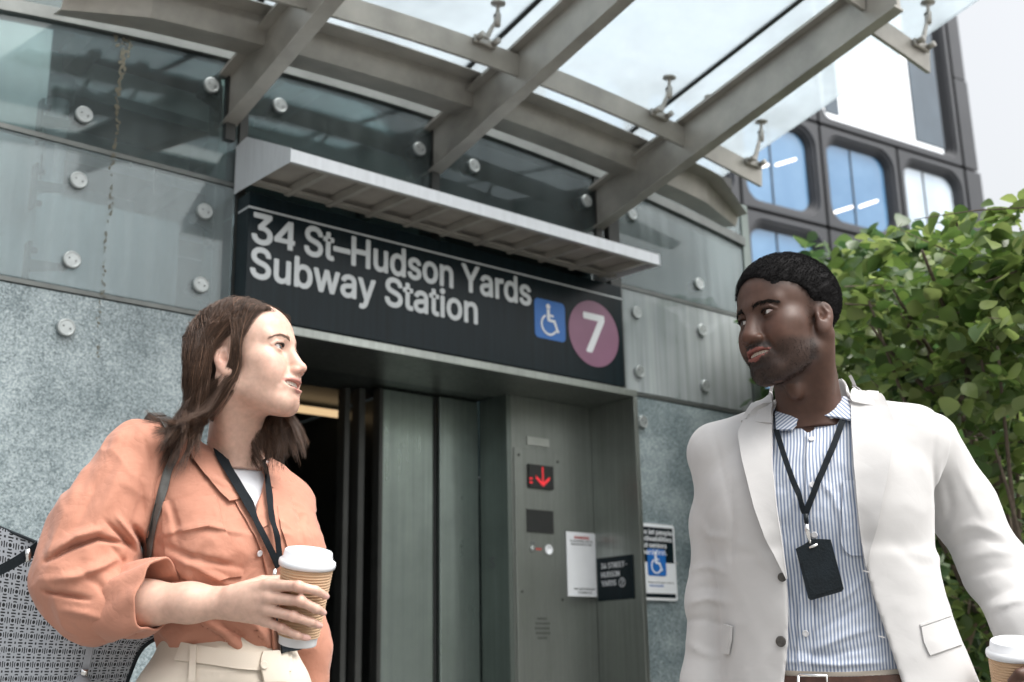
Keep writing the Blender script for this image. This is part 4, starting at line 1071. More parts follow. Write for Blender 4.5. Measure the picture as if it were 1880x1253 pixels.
def mat_cloth(name, c, rough=.85, weave=900, wr=.25, var=.07, sheen=.15, wscale=14, attr=False):
    mt, nt, b = newmat(name); tc = N(nt, 'TexCoord')
    n1 = N(nt, 'TexNoise', i_Scale=6.0, i_Detail=5.0); L(nt, tc.outputs['Object'], n1.inputs[0])
    rp = ramp(nt, n1.outputs[0], [(.3, [x*(1-var) for x in c]), (.7, [min(1, x*(1+var)) for x in c])])
    if attr:
        at_ = N(nt, 'Attribute', attribute_name='tone'); mm = N(nt, 'MixRGB', blend_type='MULTIPLY', i_0=1.0); L(nt, rp.outputs[0], mm.inputs[1]); L(nt, at_.outputs['Color'], mm.inputs[2]); L(nt, mm.outputs[0], b.inputs['Base Color'])
    else: L(nt, rp.outputs[0], b.inputs['Base Color'])
    b.inputs['Roughness'].default_value = rough; b.inputs['Sheen Weight'].default_value = sheen; b.inputs['Specular IOR Level'].default_value = .25
    n2 = N(nt, 'TexNoise', i_Scale=float(wscale), i_Detail=6.0, i_Roughness=.55, i_Distortion=1.2); L(nt, tc.outputs['Object'], n2.inputs[0])
    hts = []
    for sc_, ds in ((wscale*.55, .5), (wscale*1.6, .4)):
        nn_ = N(nt, 'TexNoise', i_Scale=float(sc_), i_Detail=2.0, i_Roughness=.45, i_Distortion=ds); L(nt, tc.outputs['Object'], nn_.inputs[0])
        s1 = N(nt, 'Math', operation='SUBTRACT', i_1=.5); L(nt, nn_.outputs[0], s1.inputs[0]); s2 = N(nt, 'Math', operation='ABSOLUTE'); L(nt, s1.outputs[0], s2.inputs[0]); hts.append(s2.outputs[0])
    hh = N(nt, 'Math', operation='MULTIPLY_ADD', i_1=.45); L(nt, hts[1], hh.inputs[0]); L(nt, hts[0], hh.inputs[2])
    hx = N(nt, 'Math', operation='MULTIPLY_ADD', i_1=.35); L(nt, n2.outputs[0], hx.inputs[0]); L(nt, hh.outputs[0], hx.inputs[2])
    bp = N(nt, 'Bump', i_Strength=wr, i_Distance=.016); L(nt, hx.outputs[0], bp.inputs['Height'])
    n3 = N(nt, 'TexNoise', i_Scale=float(weave), i_Detail=2.0); L(nt, tc.outputs['Object'], n3.inputs[0])
    b2 = N(nt, 'Bump', i_Strength=.18, i_Distance=.0006); L(nt, n3.outputs[0], b2.inputs['Height']); L(nt, bp.outputs[0], b2.inputs['Normal']); L(nt, b2.outputs[0], b.inputs['Normal'])
    return mt
def make_cup(base, axis, h, r0, r1, label, holder_top=.86):
    """paper cup with ribbed brown sleeve and white lid; base centre, axis up"""
    ax = Vector(axis).normalized(); c = empty('coffee_cup', tuple(base), label, 'cup', 'takeaway coffee cups')
    rr = lambda t: r0+(r1-r0)*t
    m_ = MB(); m_.lathe(base, ax, [(rr(0)-.004, .0), (rr(0), .001), (rr(0)+.0003, .003)]+[(rr(t), h*t) for t in np.linspace(.05, 1, 8)]+[(rr(1)-.002, h), (rr(.9)-.003, h*.9)], n=48); m_.build('cup_body', M['cupwhite'], c)
    P = []; k = 24
    z0, z1 = h*.12, h*.955
    for i in range(k*6+1):
        t = i/(k*6); z = z0+(z1-z0)*t; P.append((rr(z/h)+.0016+.0010*math.cos(2*math.pi*k*t), z))
    P = [(rr(z0/h)+.0002, z0)]+P+[(rr(z1/h)+.0002, z1)]
    m_ = MB(); m_.lathe(base, ax, P, n=56); m_.build('ribbed_sleeve', M['kraft'], c)
    R = rr(1)
    lid = [(R+.0005, h-.008), (R+.0042, h-.0075), (R+.0052, h-.003), (R+.0045, h+.002), (R+.0015, h+.004), (R-.001, h+.005), (R-.0025, h+.017), (R-.004, h+.0185), (R-.0065, h+.0185), (R-.008, h+.015), (R-.012, h+.014), (.004, h+.014)]
    m_ = MB(); m_.lathe(base, ax, lid, n=56); l = m_.build('lid', M['lidwhite'], c)
    return c, l
M['cupwhite'] = mat_simple('paper_white', (.64, .65, .66), rough=.6, var=.03)
M['lidwhite'] = mat_simple('lid_plastic', (.66, .68, .71), rough=.35, var=.03)
M['kraft'] = mat_simple('kraft_card', (.54, .37, .235), rough=.8, var=.06, scale=30)
M['lanyard'] = mat_simple('black_webbing', (.008, .011, .014), rough=.7, spec=.12, var=.3, scale=400, bump=.4, bscale=900)
M['leather'] = mat_simple('black_leather', (.008, .013, .017), rough=.42, spec=.25, var=.3, scale=30, bump=.5, bscale=260)
M['chrome'] = mat_simple('chrome', (.75, .75, .74), rough=.15, metal=1, var=.05)
M['shell'] = mat_simple('shell_button', (.62, .62, .64), rough=.3, var=.12, scale=200)
def button(px, py, sdf, r, mat, parent, off=.003):
    P = trace([px], [py], sdf); n_ = normals(sdf, P, .01)[0]; p = P[0]+n_*off
    m_ = MB(); m_.lathe(p, n_, [(r*.9, 0), (r, .0008), (r*.95, .0018), (r*.7, .0015), (r*.15, .0014)], n=20); o = m_.build('button', mat, parent)
    return o
# ------------------------------------------------------------------ the woman
wo = empty('person', tuple(at(430, 900, 2.22)*np.array([1, 1, 0])), 'woman in an orange shirt holding a coffee cup and looking right', 'person')
fW = frame((0, 0, 0), math.radians(305), math.radians(8), math.radians(0))
eyeL = np.array([31.5, 84, 0])*G_W['scale']/1000
fW = (at(513, 637, 2.14) - fW[1]@eyeL, fW[1])
hw = lambda x, y, z: to_world(np.array([[x, y, z]])*G_W['scale']/1000, fW)[0]      # head mm -> world
bW = frame(at(432, 862, 2.235), math.radians(-88))
def wl(x, y, z): return to_world(np.array([[x, y, z]]), bW)[0]
SKW = mat_skin('fair_skin', sss=.15)
# ---- body: head, neck, chest, right arm with hand, left arm
HAND = dict(wr=at(414, 1107, 1.985),
  I=[at(493, 1074, 1.946), at(548, 1077, 1.914), at(580, 1085, 1.922), at(597, 1094, 1.940)],
  Mi=[at(494, 1098, 1.940), at(552, 1104, 1.912), at(580, 1118, 1.922), at(592, 1124, 1.936)],
  Ri=[at(490, 1120, 1.942), at(539, 1132, 1.914), at(571, 1143, 1.922), at(585, 1148, 1.934)],
  Pi=[at(487, 1140, 1.950), at(519, 1155, 1.924), at(545, 1167, 1.922), at(563, 1171, 1.930)],
  Th=[at(440, 1086, 2.00), at(482, 1070, 2.02), at(520, 1066, 2.032), at(548, 1074, 2.026)])
def hand_sdf(p):
    H_ = HAND; wr = H_['wr']; d = s_cap(p, wr, at(455, 1105, 1.966), .0235, .022)
    for k, r0, r1 in (('I', .0155, .0100), ('Mi', .0165, .0100), ('Ri', .0160, .0096), ('Pi', .0145, .0090)):
        st_ = at(430, {'I': 1092, 'Mi': 1100, 'Ri': 1112, 'Pi': 1122}[k], 1.972); d = smin(d, s_cap(p, st_, H_[k][0], r0, r1), .014)
    for k, R_ in (('I', [.0098, .0082, .0074, .0062]), ('Mi', [.0098, .0083, .0075, .0062]), ('Ri', [.0094, .0079, .0071, .0059]), ('Pi', [.0086, .0070, .0063, .0053])):
        f_ = s_chain(p, H_[k], R_, .003); f_ = smin(f_, s_ell(p, H_[k][1]+0*p[0], (.0090*R_[1]/.008,)*3), .003); d = smin(d, f_, .006)
    return smin(d, s_chain(p, H_['Th'], [.015, .0115, .0095, .0075], .004), .012)
_hp = np.array([q for v in HAND.values() for q in (v if isinstance(v, list) else [v])])
def headneck_w(p):
    d = head_sdf(to_local(p, fW), G_W)
    a, b = hw(0, -20, -62), wl(0, -.012, -.01)
    d = smin(d, s_cap(p, a, b, .047, .052), .022)
    d = smin(d, s_cap(p, hw(58, -20, -45), wl(.02, .035, -.03), .013, .011), .03)      # neck muscle
    return d
_hc = to_world(np.array([[0, 0, 0]]), fW)[0]
ARM_W = [at(228, 850, 2.12), at(165, 985, 2.08), at(150, 1092, 2.035), at(270, 1108, 2.005), at(350, 1107, 1.99), at(414, 1107, 1.985)]
def body_w(p):
    d = in_box(p, _hc-.16, _hc+.16, .03, headneck_w)
    q = to_local(p, bW)
    ch = s_loft(q, [(-.36, 0, 0, .10, .075), (-.2, 0, .0, .12, .095), (-.08, 0.005, 0, .13, .09), (-.025, 0, -.005, .11, .07), (.0, 0, -.01, .07, .055)], 2.2)
    d = smin(d, ch, .045)
    d = smin(d, s_chain(p, ARM_W, [.045, .040, .039, .0355, .030, .0255], .02), .02)
    d = smin(d, s_chain(p, [at(505, 915, 2.31), at(540, 1060, 2.335), at(568, 1260, 2.31)], [.036, .034, .026], .02), .02)
    d = smin(d, in_box(p, _hp.min(0)-.02, _hp.max(0)+.02, .03, hand_sdf), .010)
    return d
lo = np.minimum(_hc-.15, wl(.05, 0, -.46)-[.32, .2, 0]); lo = np.array([ARM_W[2][0]-.06, min(_hp[:, 1].min()-.05, ARM_W[3][1]-.06), bW[0][2]-.52])
hi = np.array([max(_hc[0]+.16, _hp[:, 0].max()+.03, wl(-.26, 0, 0)[0]), _hc[1]+.16, _hc[2]+.16])
V, F = surface(body_w, lo, hi, .0025, project=1)
bo = mesh_obj('body', V, F, SKW, wo, smooth=True)
FAIR = (.57, .375, .295); tone = np.tile(FAIR, (len(V), 1)); q = to_local(V, fW); hm = q[:, 2] > -.115
tone[hm] = head_color(q[hm], G_W, FAIR, (.46, .205, .175), (.57, .285, .22), (.38, .235, .185))
# nails and knuckle flush
for k in ('I', 'Mi', 'Ri', 'Pi'):
    w = np.exp(-(np.linalg.norm(V-HAND[k][1], axis=1)/.011)**2)[:, None]*.45+np.exp(-(np.linalg.norm(V-HAND[k][3], axis=1)/.012)**2)[:, None]*.5
    tone = tone*(1-w)+np.array([.52, .24, .19])*w
set_color(bo, tone)
for k in ('I', 'Mi', 'Ri', 'Pi'):                       # finger nails
    a, b = HAND[k][2], HAND[k][3]; t_ = (b-a)/np.linalg.norm(b-a); vdir = CAMP-b; vdir = vdir/np.linalg.norm(vdir); up_ = vdir-t_*(vdir@t_); up_ /= np.linalg.norm(up_); sd_ = np.cross(t_, up_)
    G = np.zeros((5, 5, 3))
    for i, u in enumerate(np.linspace(-.0085, .005, 5)):
        for j, v in enumerate(np.linspace(-1, 1, 5)): G[i, j] = b+t_*u+sd_*v*.0042*(1-.25*(i == 4))+up_*(.0058+.0006-(.0016*v*v))-up_*(.0012*(i == 4))
    solid_grid('nail', G+up_*.0003, G-up_*.001, mat_nail if 'mat_nail' in globals() else globals().setdefault('mat_nail', mat_simple('nail', (.66, .40, .34), rough=.2, var=.03)), bo)
EYE = mat_eye('eye_surface', None); TEETH = mat_simple('tooth_enamel', (.70, .66, .58), rough=.2, var=.03)
make_eyes(fW, G_W, (.10, .13, .14), lambda c: at(1395, 575, 2.2)-c, wo, EYE)
make_teeth(fW, G_W, wo, TEETH)
# ---- white T-shirt
def chest_w(p, e):
    q = to_local(p, bW)
    ch = s_loft(q, [(-.325, 0, .0, .106+e, .080+e), (-.30, 0, .0, .110+e, .086+e), (-.23, .0, .006, .126+e, .106+e), (-.16, .008, .014, .142+e, .120+e), (-.08, .012, .004, .146+e, .106+e), (-.025, .01, -.008, .128+e, .078+e), (.005, .004, -.018, .082+e, .062+e)], 2.3)
    for s in (-1, 1):
        ch = smin(ch, s_ell(q, (s*.070+.004, .075, -.185), (.058+e, .052+e, .060+e)), .05)
        ch = smin(ch, s_cap(q, (s*.05, -.015, -.005), (s*.130+.022, -.01, -.058), .030+e, .042+e), .04)
    return ch
def tee_w(p):
    d = chest_w(p, .003); q = to_local(p, bW)
    nk = s_ell(q, (0, .012, .040), (.072, .078, .052)); return smax(d, -nk, .006)
V, F = surface(tee_w, wl(.21, .22, -.40)-[0, 0, 0], wl(-.21, -.15, .05), .004)
TEE = mat_cloth('white_jersey', (.66, .68, .72), wr=.2); mesh_obj('t_shirt', V, F, TEE, wo, smooth=True)
# ---- orange shirt: body, sleeves
ORN = mat_cloth('orange_cotton', (.455, .212, .145), wr=.40, wscale=18, rough=.75)
NECK_V = [(360, 760), (392, 826), (432, 884), (467, 952), (486, 900), (492, 866), (486, 800), (430, 730)]
FOLD_T = [([(300, 985), (380, 968), (470, 985)], 7, .004), ([(290, 1000), (350, 1030), (440, 1045)], 9, -.004), ([(330, 1030), (420, 1075), (480, 1080)], 8, .004), ([(290, 1030), (340, 1075), (420, 1100)], 9, -.005),
  ([(345, 905), (390, 880), (440, 905)], 7, .003), ([(420, 1120), (470, 1150), (500, 1195)], 9, .006), ([(395, 1140), (440, 1165), (462, 1200)], 8, -.006), ([(350, 1130), (410, 1165), (440, 1195)], 8, .006),
  ([(520, 1000), (545, 1060), (560, 1130)], 8, .005), ([(505, 1040), (530, 1110), (560, 1180)], 8, -.005), ([(555, 960), (570, 1040), (580, 1120)], 7, .004), ([(470, 1100), (505, 1140), (515, 1195)], 8, -.006), ([(300, 900), (320, 950), (330, 1000)], 8, -.004), ([(530, 900), (550, 950), (560, 1000)], 8, -.003)]
FAR_S = [at(512, 915, 2.31), at(530, 985, 2.335), at(545, 1080, 2.335), at(566, 1190, 2.32), at(572, 1290, 2.30)]
def shirt_w(p):
    d = chest_w(p, .013); x, y = pix(p); q = to_local(p, bW)
    d = smin(d, s_chain(p, FAR_S, [.046, .050, .047, .038, .034], .03), .025)   # far sleeve
    d = smin(d, s_ell(q, (0, .006, -.283), (.124, .104, .042)), .03)                # bloused above the waistband
    d = smax(d, np.minimum(-(q[:, 2]+.352), -(q[:, 0]+.10)), .004) if False else d
    d = d - near(p, d, lambda q_: (lambda X, Y: folds(X, Y, FOLD_T) + (.0030*fbm(q_, 21, 3, 26) + crinkle(q_, 22, 22, .0032))*sstep(Y, 850, 950))(*pix(q_)))
    d = shell(d, .0065)
    pm = poly_mask(x, y, NECK_V)*.001; front = q[:, 1] > -.02
    d = np.where(front, smax(d, -pm, .002), d)
    cut = s_ell(q, (0, -.01, .05), (.075, .075, .07)); return smax(d, -cut, .004)
lo = np.minimum(wl(.21, .24, -.53), wl(-.30, -.16, .06)); hi = np.maximum(wl(.21, .24, -.53), wl(-.30, -.16, .06))
V, F = surface(shirt_w, lo, hi, .0034, project=1); V = relax(V, F, 1, .4); sh = mesh_obj('shirt', V, F, ORN, wo, smooth=True)
FOLD_S = [([(86, 1032), (130, 1008), (180, 990), (235, 1000)], 6, -.018), ([(95, 1012), (140, 985), (190, 972)], 9, .011), ([(195, 960), (222, 985), (245, 1012)], 6, -.015), ([(240, 965), (256, 990), (268, 1022)], 8, -.020), ([(215, 950), (236, 975), (256, 1000)], 6, .010),
  ([(80, 1086), (120, 1094), (165, 1102)], 6, -.012), ([(90, 1066), (140, 1060), (190, 1040), (222, 1022)], 10, .012), ([(110, 1120), (160, 1130), (195, 1140)], 9, .006), ([(150, 1050), (180, 1075), (195, 1100)], 8, -.005),
  ([(285, 850), (280, 900), (268, 955)], 10, .006), ([(262, 860), (258, 920), (244, 960)], 8, -.005), ([(225, 850), (205, 900), (180, 950)], 14, .004), ([(190, 870), (160, 930), (130, 980)], 12, -.004), ([(262, 800), (276, 840), (283, 880)], 5, -.004), ([(200, 1000), (225, 1030), (225, 1060)], 7, -.006)]
SLV = [at(255, 845, 2.135), at(222, 905, 2.11), at(178, 985, 2.08), at(152, 1062, 2.045), at(178, 1104, 2.03), at(238, 1110, 2.01)]
def sleeve_w(p):
    x, y = pix(p); d = s_chain(p, SLV, [.056, .070, .081, .076, .064, .052], .035)
    d = smin(d, s_cap(p, at(322, 812, 2.17), at(262, 832, 2.14), .038, .056), .04)
    d = d - near(p, d, lambda q_: folds(*pix(q_), FOLD_S) + .0035*fbm(q_, 33, 3, 24) + crinkle(q_, 34, 20, .0042))
    d = np.maximum(d, -(s_cap(p, at(215, 1112, 2.018), at(300, 1104, 1.99), .046, .05)))
    return d
P_ = np.array(SLV+[at(322, 812, 2.17)]); V, F = surface(sleeve_w, P_.min(0)-.11, P_.max(0)+.09, .0034); mesh_obj('sleeve', V, F, ORN, sh, smooth=True)
# rolled cuff: a thick, slightly crumpled band round the forearm
cfa, cfb = at(203, 1120, 2.02), at(290, 1094, 1.985); axc = (cfb-cfa)/np.linalg.norm(cfb-cfa); upc = np.array([0, 0, 1.])-axc*axc[2]; upc /= np.linalg.norm(upc); sdc = np.cross(axc, upc)
n_, m_ = 72, 14; G = np.zeros((m_, n_, 3)); G2 = np.zeros((m_, n_, 3))
for i in range(m_):
    t = i/(m_-1)
    for j in range(n_):
        a = 2*math.pi*j/n_; r_ = .0565+.004*math.sin(3*a+1)+.0025*math.sin(7*a+3*t)+.004*math.sin(math.pi*t)*math.sin(5*a+2)
        sk = .020*math.cos(a)*(t*1.3-.3)            # the opening is cut at a slant
        c = cfa+(cfb-cfa)*t+axc*sk
        dv = upc*math.cos(a)+sdc*math.sin(a)
        G[i, j] = c+dv*(r_+.0028*math.sin(math.pi*t)); G2[i, j] = c+dv*(r_-.0045)
R_ = [list(map(tuple, G[i])) for i in range(m_)]+[list(map(tuple, (G[-1]*.5+G2[-1]*.5)+axc*.002))]+[list(map(tuple, G2[i])) for i in range(m_-1, -1, -1)]
cm = MB(); cm.sweep(R_+[R_[0]], caps=False, smooth=True); cm.build('cuff', ORN, sh)
# shirt details laid on the cloth
def shirt_s(p): return shirt_w(p)
patch('collar', [(330, 800), (350, 830), (386, 880), (425, 925)], [(366, 780), (394, 828), (424, 876), (448, 918)], shirt_s, ORN, sh, off=.009, th=.004, n=40, m_=16, lift=lambda u, v: .006*np.sin(np.pi*v)*(1-u))
patch('collar', [(486, 836), (497, 848), (508, 868), (510, 896)], [(490, 850), (492, 868), (498, 888), (509, 897)], shirt_s, ORN, sh, off=.012, th=.004, n=30, m_=10)
patch('placket', [(430, 915), (468, 985), (490, 1080), (498, 1190)], [(446, 905), (485, 975), (506, 1075), (514, 1190)], shirt_s, ORN, sh, off=.0045, th=.003, n=60, m_=8)
patch('placket', [(470, 952), (474, 975)], [(489, 870), (500, 960)], shirt_s, ORN, sh, off=.004, th=.003, n=24, m_=8)
patch('pocket', [(300, 925), (304, 985), (322, 1055), (360, 1074)], [(398, 912), (418, 990), (443, 1040), (443, 1058)], shirt_s, ORN, sh, off=.0035, th=.003, n=60, m_=44)
patch('pocket', [(512, 928), (520, 985), (532, 1030)], [(566, 945), (576, 985), (580, 1020)], shirt_s, ORN, sh, off=.0035, th=.003, n=40, m_=24)
for x_, y_ in ((473, 1015), (496, 1100), (462, 940)): button(x_, y_, shirt_s, .0058, M['shell'], sh, off=.0045)
# ---- cream trousers, standing on the ground
CRM = mat_cloth('cream_cotton', (.60, .54, .46), wr=.16, wscale=9, sheen=.05)
hipz = bW[0][2]
def trousers_w(p):
    q = to_local(p, bW); d = s_loft(q, [(-.62, 0, -.02, .180, .130), (-.52, 0, -.018, .182, .130), (-.42, 0, -.012, .172, .124), (-.37, 0, -.002, .152, .112), (-.325, 0, .0, .124, .099), (-.295, 0, .0, .117, .096)], 2.3)
    for s in (-1, 1): d = smin(d, s_chain(q, [(s*.085, -.01, -.62), (s*.085, .0, -.95), (s*.085, -.01, -hipz+.10)], [.088, .066, .055], .03), .04)
    x, y = pix(p); return d-folds(x, y, [([(300, 1225), (380, 1235), (470, 1232)], 5, .002), ([(290, 1245), (380, 1250), (460, 1246)], 5, .002), ([(520, 1205), (528, 1253)], 5, -.003)])
V, F = surface(trousers_w, np.minimum(wl(.2, .16, -hipz+.06), wl(-.2, -.16, -.33)), np.maximum(wl(.2, .16, -hipz+.06), wl(-.2, -.16, -.27)), .006)
tr_ = mesh_obj('trousers', V, F, CRM, wo, smooth=True)
patch('waistband', [(335, 1180), (380, 1188), (440, 1198), (532, 1200)], [(322, 1214), (375, 1221), (440, 1230), (532, 1234)], trousers_w, CRM, tr_, off=.003, th=.004, n=40, m_=8)
patch('belt_loop', [(352, 1186), (347, 1253)], [(363, 1187), (358, 1254)], trousers_w, CRM, tr_, off=.008, th=.004, n=10, m_=4)
patch('waistband_tab', [(478, 1198), (474, 1215), (480, 1253)], [(520, 1196), (523, 1216), (524, 1253)], trousers_w, CRM, tr_, off=.008, th=.004, n=10, m_=6)
button(484, 1222, lambda p: trousers_w(p)-.010, .0075, CRM, tr_, off=.001)
cd = MB(); cd.tube([at(524, 1198, 2.13), at(534, 1216, 2.12), at(533, 1245, 2.12), at(526, 1265, 2.13)], .0022, n=8); cd.build('drawcord', mat_simple('white_cord', (.75, .74, .72), rough=.8), tr_)
for s in (-1, 1):
    sh_ = MB(); c = wl(s*.085, 0, -hipz); f_ = bW[1][:, 1]
    sh_.tube([Vector(c-f_*.07)+Vector((0, 0, .045)), Vector(c)+Vector((0, 0, .05)), Vector(c+f_*.10)+Vector((0, 0, .04)), Vector(c+f_*.17)+Vector((0, 0, .028))], [.036, .048, .044, .024], n=14); sh_.build('shoe', M['lidwhite'], wo)
# ---- cup held in the right hand
cb = at(546, 1183, 1.972); ct = at(566, 1020, 1.972); axc = ct-cb; hC = np.linalg.norm(axc)*.93
cup, lid = make_cup(cb, axc, hC, .0305, .0415, 'ribbed brown paper coffee cup with white lid in the woman\'s hand')
# ---- lanyard and badge holder
ly = empty('lanyard', tuple(at(500, 1040, 2.05)), 'black lanyard with badge holder hanging round the woman\'s neck', 'lanyard')
def outer_w(p): return np.minimum(shirt_w(p), tee_w(p))-.003
ribbon('strap', [(384, 806), (403, 844), (436, 900), (470, 962), (491, 1010), (503, 1042)], 11, outer_w, M['lanyard'], ly, off=.011)
ribbon('strap', [(479, 838), (487, 880), (496, 940), (504, 990), (506, 1040)], 10, outer_w, M['lanyard'], ly, off=.011)
jp = trace([504], [1045], outer_w)[0]+(CAMP-at(504, 1045, 2.0))*.008
m_ = MB(); m_.tube([jp, jp+np.array([0, 0, -.018])], .0045, n=12); m_.build('ferrule', M['chrome'], ly)
m_ = MB(); m_.tube([jp+np.array([0, 0, -.018]), jp+np.array([0, 0, -.05])], .003, n=10); m_.build('clip', M['chrome'], ly)
patch('badge_holder', [(494, 1065), (502, 1140), (508, 1203)], [(552, 1060), (546, 1140), (541, 1196)], lambda p: np.minimum(outer_w(p), trousers_w(p)), M['leather'], ly, off=.012, th=.004, n=12, m_=6)
# ---- handbag on her shoulder
def mat_bag(name):
    mt, nt, b = newmat(name); at_ = N(nt, 'Attribute', attribute_name='uvw'); mp = N(nt, 'Mapping'); mp.inputs['Scale'].default_value = (46, 46, 1); mp.inputs['Rotation'].default_value = (0, 0, .14)
    L(nt, at_.outputs['Vector'], mp.inputs[0]); sp = N(nt, 'SeparateXYZ'); L(nt, mp.outputs[0], sp.inputs[0])
    def mth(op, a, b_=None, c=None):
        n = N(nt, 'Math', operation=op)
        for i, v in enumerate((a, b_, c)):
            if v is None: continue
            if isinstance(v, (int, float)): n.inputs[i].default_value = v
            else: L(nt, v, n.inputs[i])
        return n.outputs[0]
    def cell(o, s, off): return mth('SUBTRACT', mth('FRACT', mth('ADD', mth('MULTIPLY', o, s), off)), .5)
    x, y = sp.outputs[0], sp.outputs[1]; u, v = cell(x, 1, 0), cell(y, 1, 0)
    au, av = mth('ABSOLUTE', u), mth('ABSOLUTE', v); r = mth('SQRT', mth('ADD', mth('MULTIPLY', u, u), mth('MULTIPLY', v, v)))
    dot = mth('LESS_THAN', r, .14)
    ring_ = mth('MULTIPLY', mth('MULTIPLY', mth('GREATER_THAN', r, .25), mth('LESS_THAN', r, .35)), mth('GREATER_THAN', mth('ABSOLUTE', mth('SUBTRACT', au, av)), .10))
    u2, v2 = mth('ABSOLUTE', cell(x, 1, .5)), mth('ABSOLUTE', cell(y, 1, .5))
    dash = mth('MULTIPLY', mth('LESS_THAN', u2, .055), mth('LESS_THAN', av, .22)); dash2 = mth('MULTIPLY', mth('LESS_THAN', v2, .055), mth('LESS_THAN', au, .22))
    sq = mth('MULTIPLY', mth('LESS_THAN', u2, .08), mth('LESS_THAN', v2, .08))
    hole = mth('MAXIMUM', mth('MAXIMUM', dot, ring_), mth('MAXIMUM', mth('MAXIMUM', dash, dash2), sq))
    mx = N(nt, 'MixRGB'); mx.inputs[1].default_value = (.42, .45, .49, 1); mx.inputs[2].default_value = (.008, .010, .013, 1); L(nt, hole, mx.inputs[0]); L(nt, mx.outputs[0], b.inputs['Base Color'])
    bp = N(nt, 'Bump', i_Strength=.8, i_Distance=.002, invert=True); L(nt, hole, bp.inputs['Height']); L(nt, bp.outputs[0], b.inputs['Normal']); b.inputs['Roughness'].default_value = .5; return mt
BAG = mat_bag('perforated_leather'); GRY = mat_simple('grey_leather', (.30, .32, .35), rough=.5, var=.1, scale=40, bump=.3, bscale=300)
hb_ = empty('handbag', tuple(at(110, 1400, 2.2)), 'grey perforated leather handbag hanging under the woman\'s arm', 'bag')
Tl, Tr, Bl, Br = at(-75, 938, 2.17), at(352, 1118, 2.13), at(-140, 1420, 2.20), at(205, 1430, 2.15)
nu, nv = 30, 24; G = np.zeros((nv, nu, 3)); fwd = (CAMP-at(100, 1150, 2.1)); fwd /= np.linalg.norm(fwd)
for i in range(nv):
    for j in range(nu):
        u, v = j/(nu-1), i/(nv-1); P = (Tl*(1-u)+Tr*u)*(1-v)+(Bl*(1-u)+Br*u)*v
        P = P+at(235, 1250, 2.1)*0+fwd*(.055*math.sin(math.pi*min(1, u*1.0))*math.sin(math.pi*(.15+.7*v))+.006*math.sin(9*u+4*v)); G[i, j] = P
edge = np.array([at(px_, py_, 2.13) for px_, py_ in ((352, 1118), (318, 1155), (262, 1190), (238, 1240), (215, 1330), (205, 1430))])
eR = resample(edge, nv)
for i in range(nv):
    sft = eR[i]-G[i, -1]
    for j in range(nu): G[i, j] += sft*(j/(nu-1))**2
bf = solid_grid('bag_front', G, G-fwd*.003, BAG, hb_)
uvw = np.array([(j/(nu-1)*.43, i/(nv-1)*.36, 0) for i in range(nv) for j in range(nu)]); a_ = bf.data.attributes.new('uvw', 'FLOAT_VECTOR', 'POINT'); a_.data.foreach_set('vector', np.concatenate([uvw, uvw]).astype(np.float32).ravel())
solid_grid('bag_back', G-fwd*.10-(G*0+.0), G-fwd*.103, GRY, hb_)
m_ = MB(); m_.tube([tuple(q) for q in resample(edge, 30)+fwd*.002], .0035, n=8); m_.build('piping', M['leather'], hb_)
m_ = MB(); m_.tube([tuple(q) for q in resample(np.array([Tl, Tl*.5+Tr*.5+fwd*.03, Tr]), 30)+fwd*.001], .0030, n=8); m_.build('zip', M['leather'], hb_)
gs = []
for i in range(nv): gs.append([tuple(G[i, -1]), tuple(G[i, -1]-fwd*.05+_r*.006), tuple(G[i, -1]-fwd*.10)])
m_ = MB(); m_.sweep(gs, closed=False, smooth=True); m_.build('gusset', GRY, hb_)
gs = [[tuple(G[0, j]), tuple(G[0, j]-fwd*.05+np.array([0, 0, .004])), tuple(G[0, j]-fwd*.10)] for j in range(nu)]
m_ = MB(); m_.sweep(gs, closed=False, smooth=True); m_.build('top_panel', GRY, hb_)
STR = mat_simple('strap_leather', (.085, .085, .08), rough=.55, var=.15, scale=60, bump=.3, bscale=300)
def arm_torso(p): return np.minimum(shirt_w(p), sleeve_w(p))
ribbon('shoulder_strap', [(296, 764), (311, 792), (316, 830), (303, 885), (291, 930), (281, 970), (274, 1010), (270, 1050)], 20, arm_torso, STR, hb_, off=.006, th=.003)
free_ribbon('shoulder_strap', [at(296, 764, 2.19), at(280, 762, 2.27), at(262, 800, 2.33), at(240, 950, 2.30), at(215, 1080, 2.26)], _r, .019, STR, hb_, th=.003)
free_ribbon('side_strap', [at(-60, 1075, 2.065), at(-10, 1052, 2.07), at(32, 1030, 2.075), at(75, 998, 2.09), at(90, 980, 2.10)], _u, .017, M['leather'], hb_, th=.004)
for px_, py_ in ((52, 1020), (74, 1000)):
    c = at(px_, py_, 2.072); m_ = MB(); m_.tube([c+_u*.011, c-_u*.011], .005, n=8); m_.build('buckle', M['chrome'], hb_)
free_ribbon('tassel_strap', [at(172, 1155, 2.07), at(163, 1200, 2.065), at(155, 1240, 2.065), at(152, 1275, 2.065)], _r, .012, GRY, hb_, th=.003)
m_ = MB(); m_.cyl(at(156, 1228, 2.06), at(154, 1242, 2.06), .006, n=14); m_.build('tassel_ring', M['chrome'], hb_)
m_ = MB(); m_.lathe(at(150, 1262, 2.06), -_u, [(.004, -.022), (.012, -.014), (.020, 0), (.024, .03), (.026, .08)], n=20); m_.build('tassel', GRY, hb_)
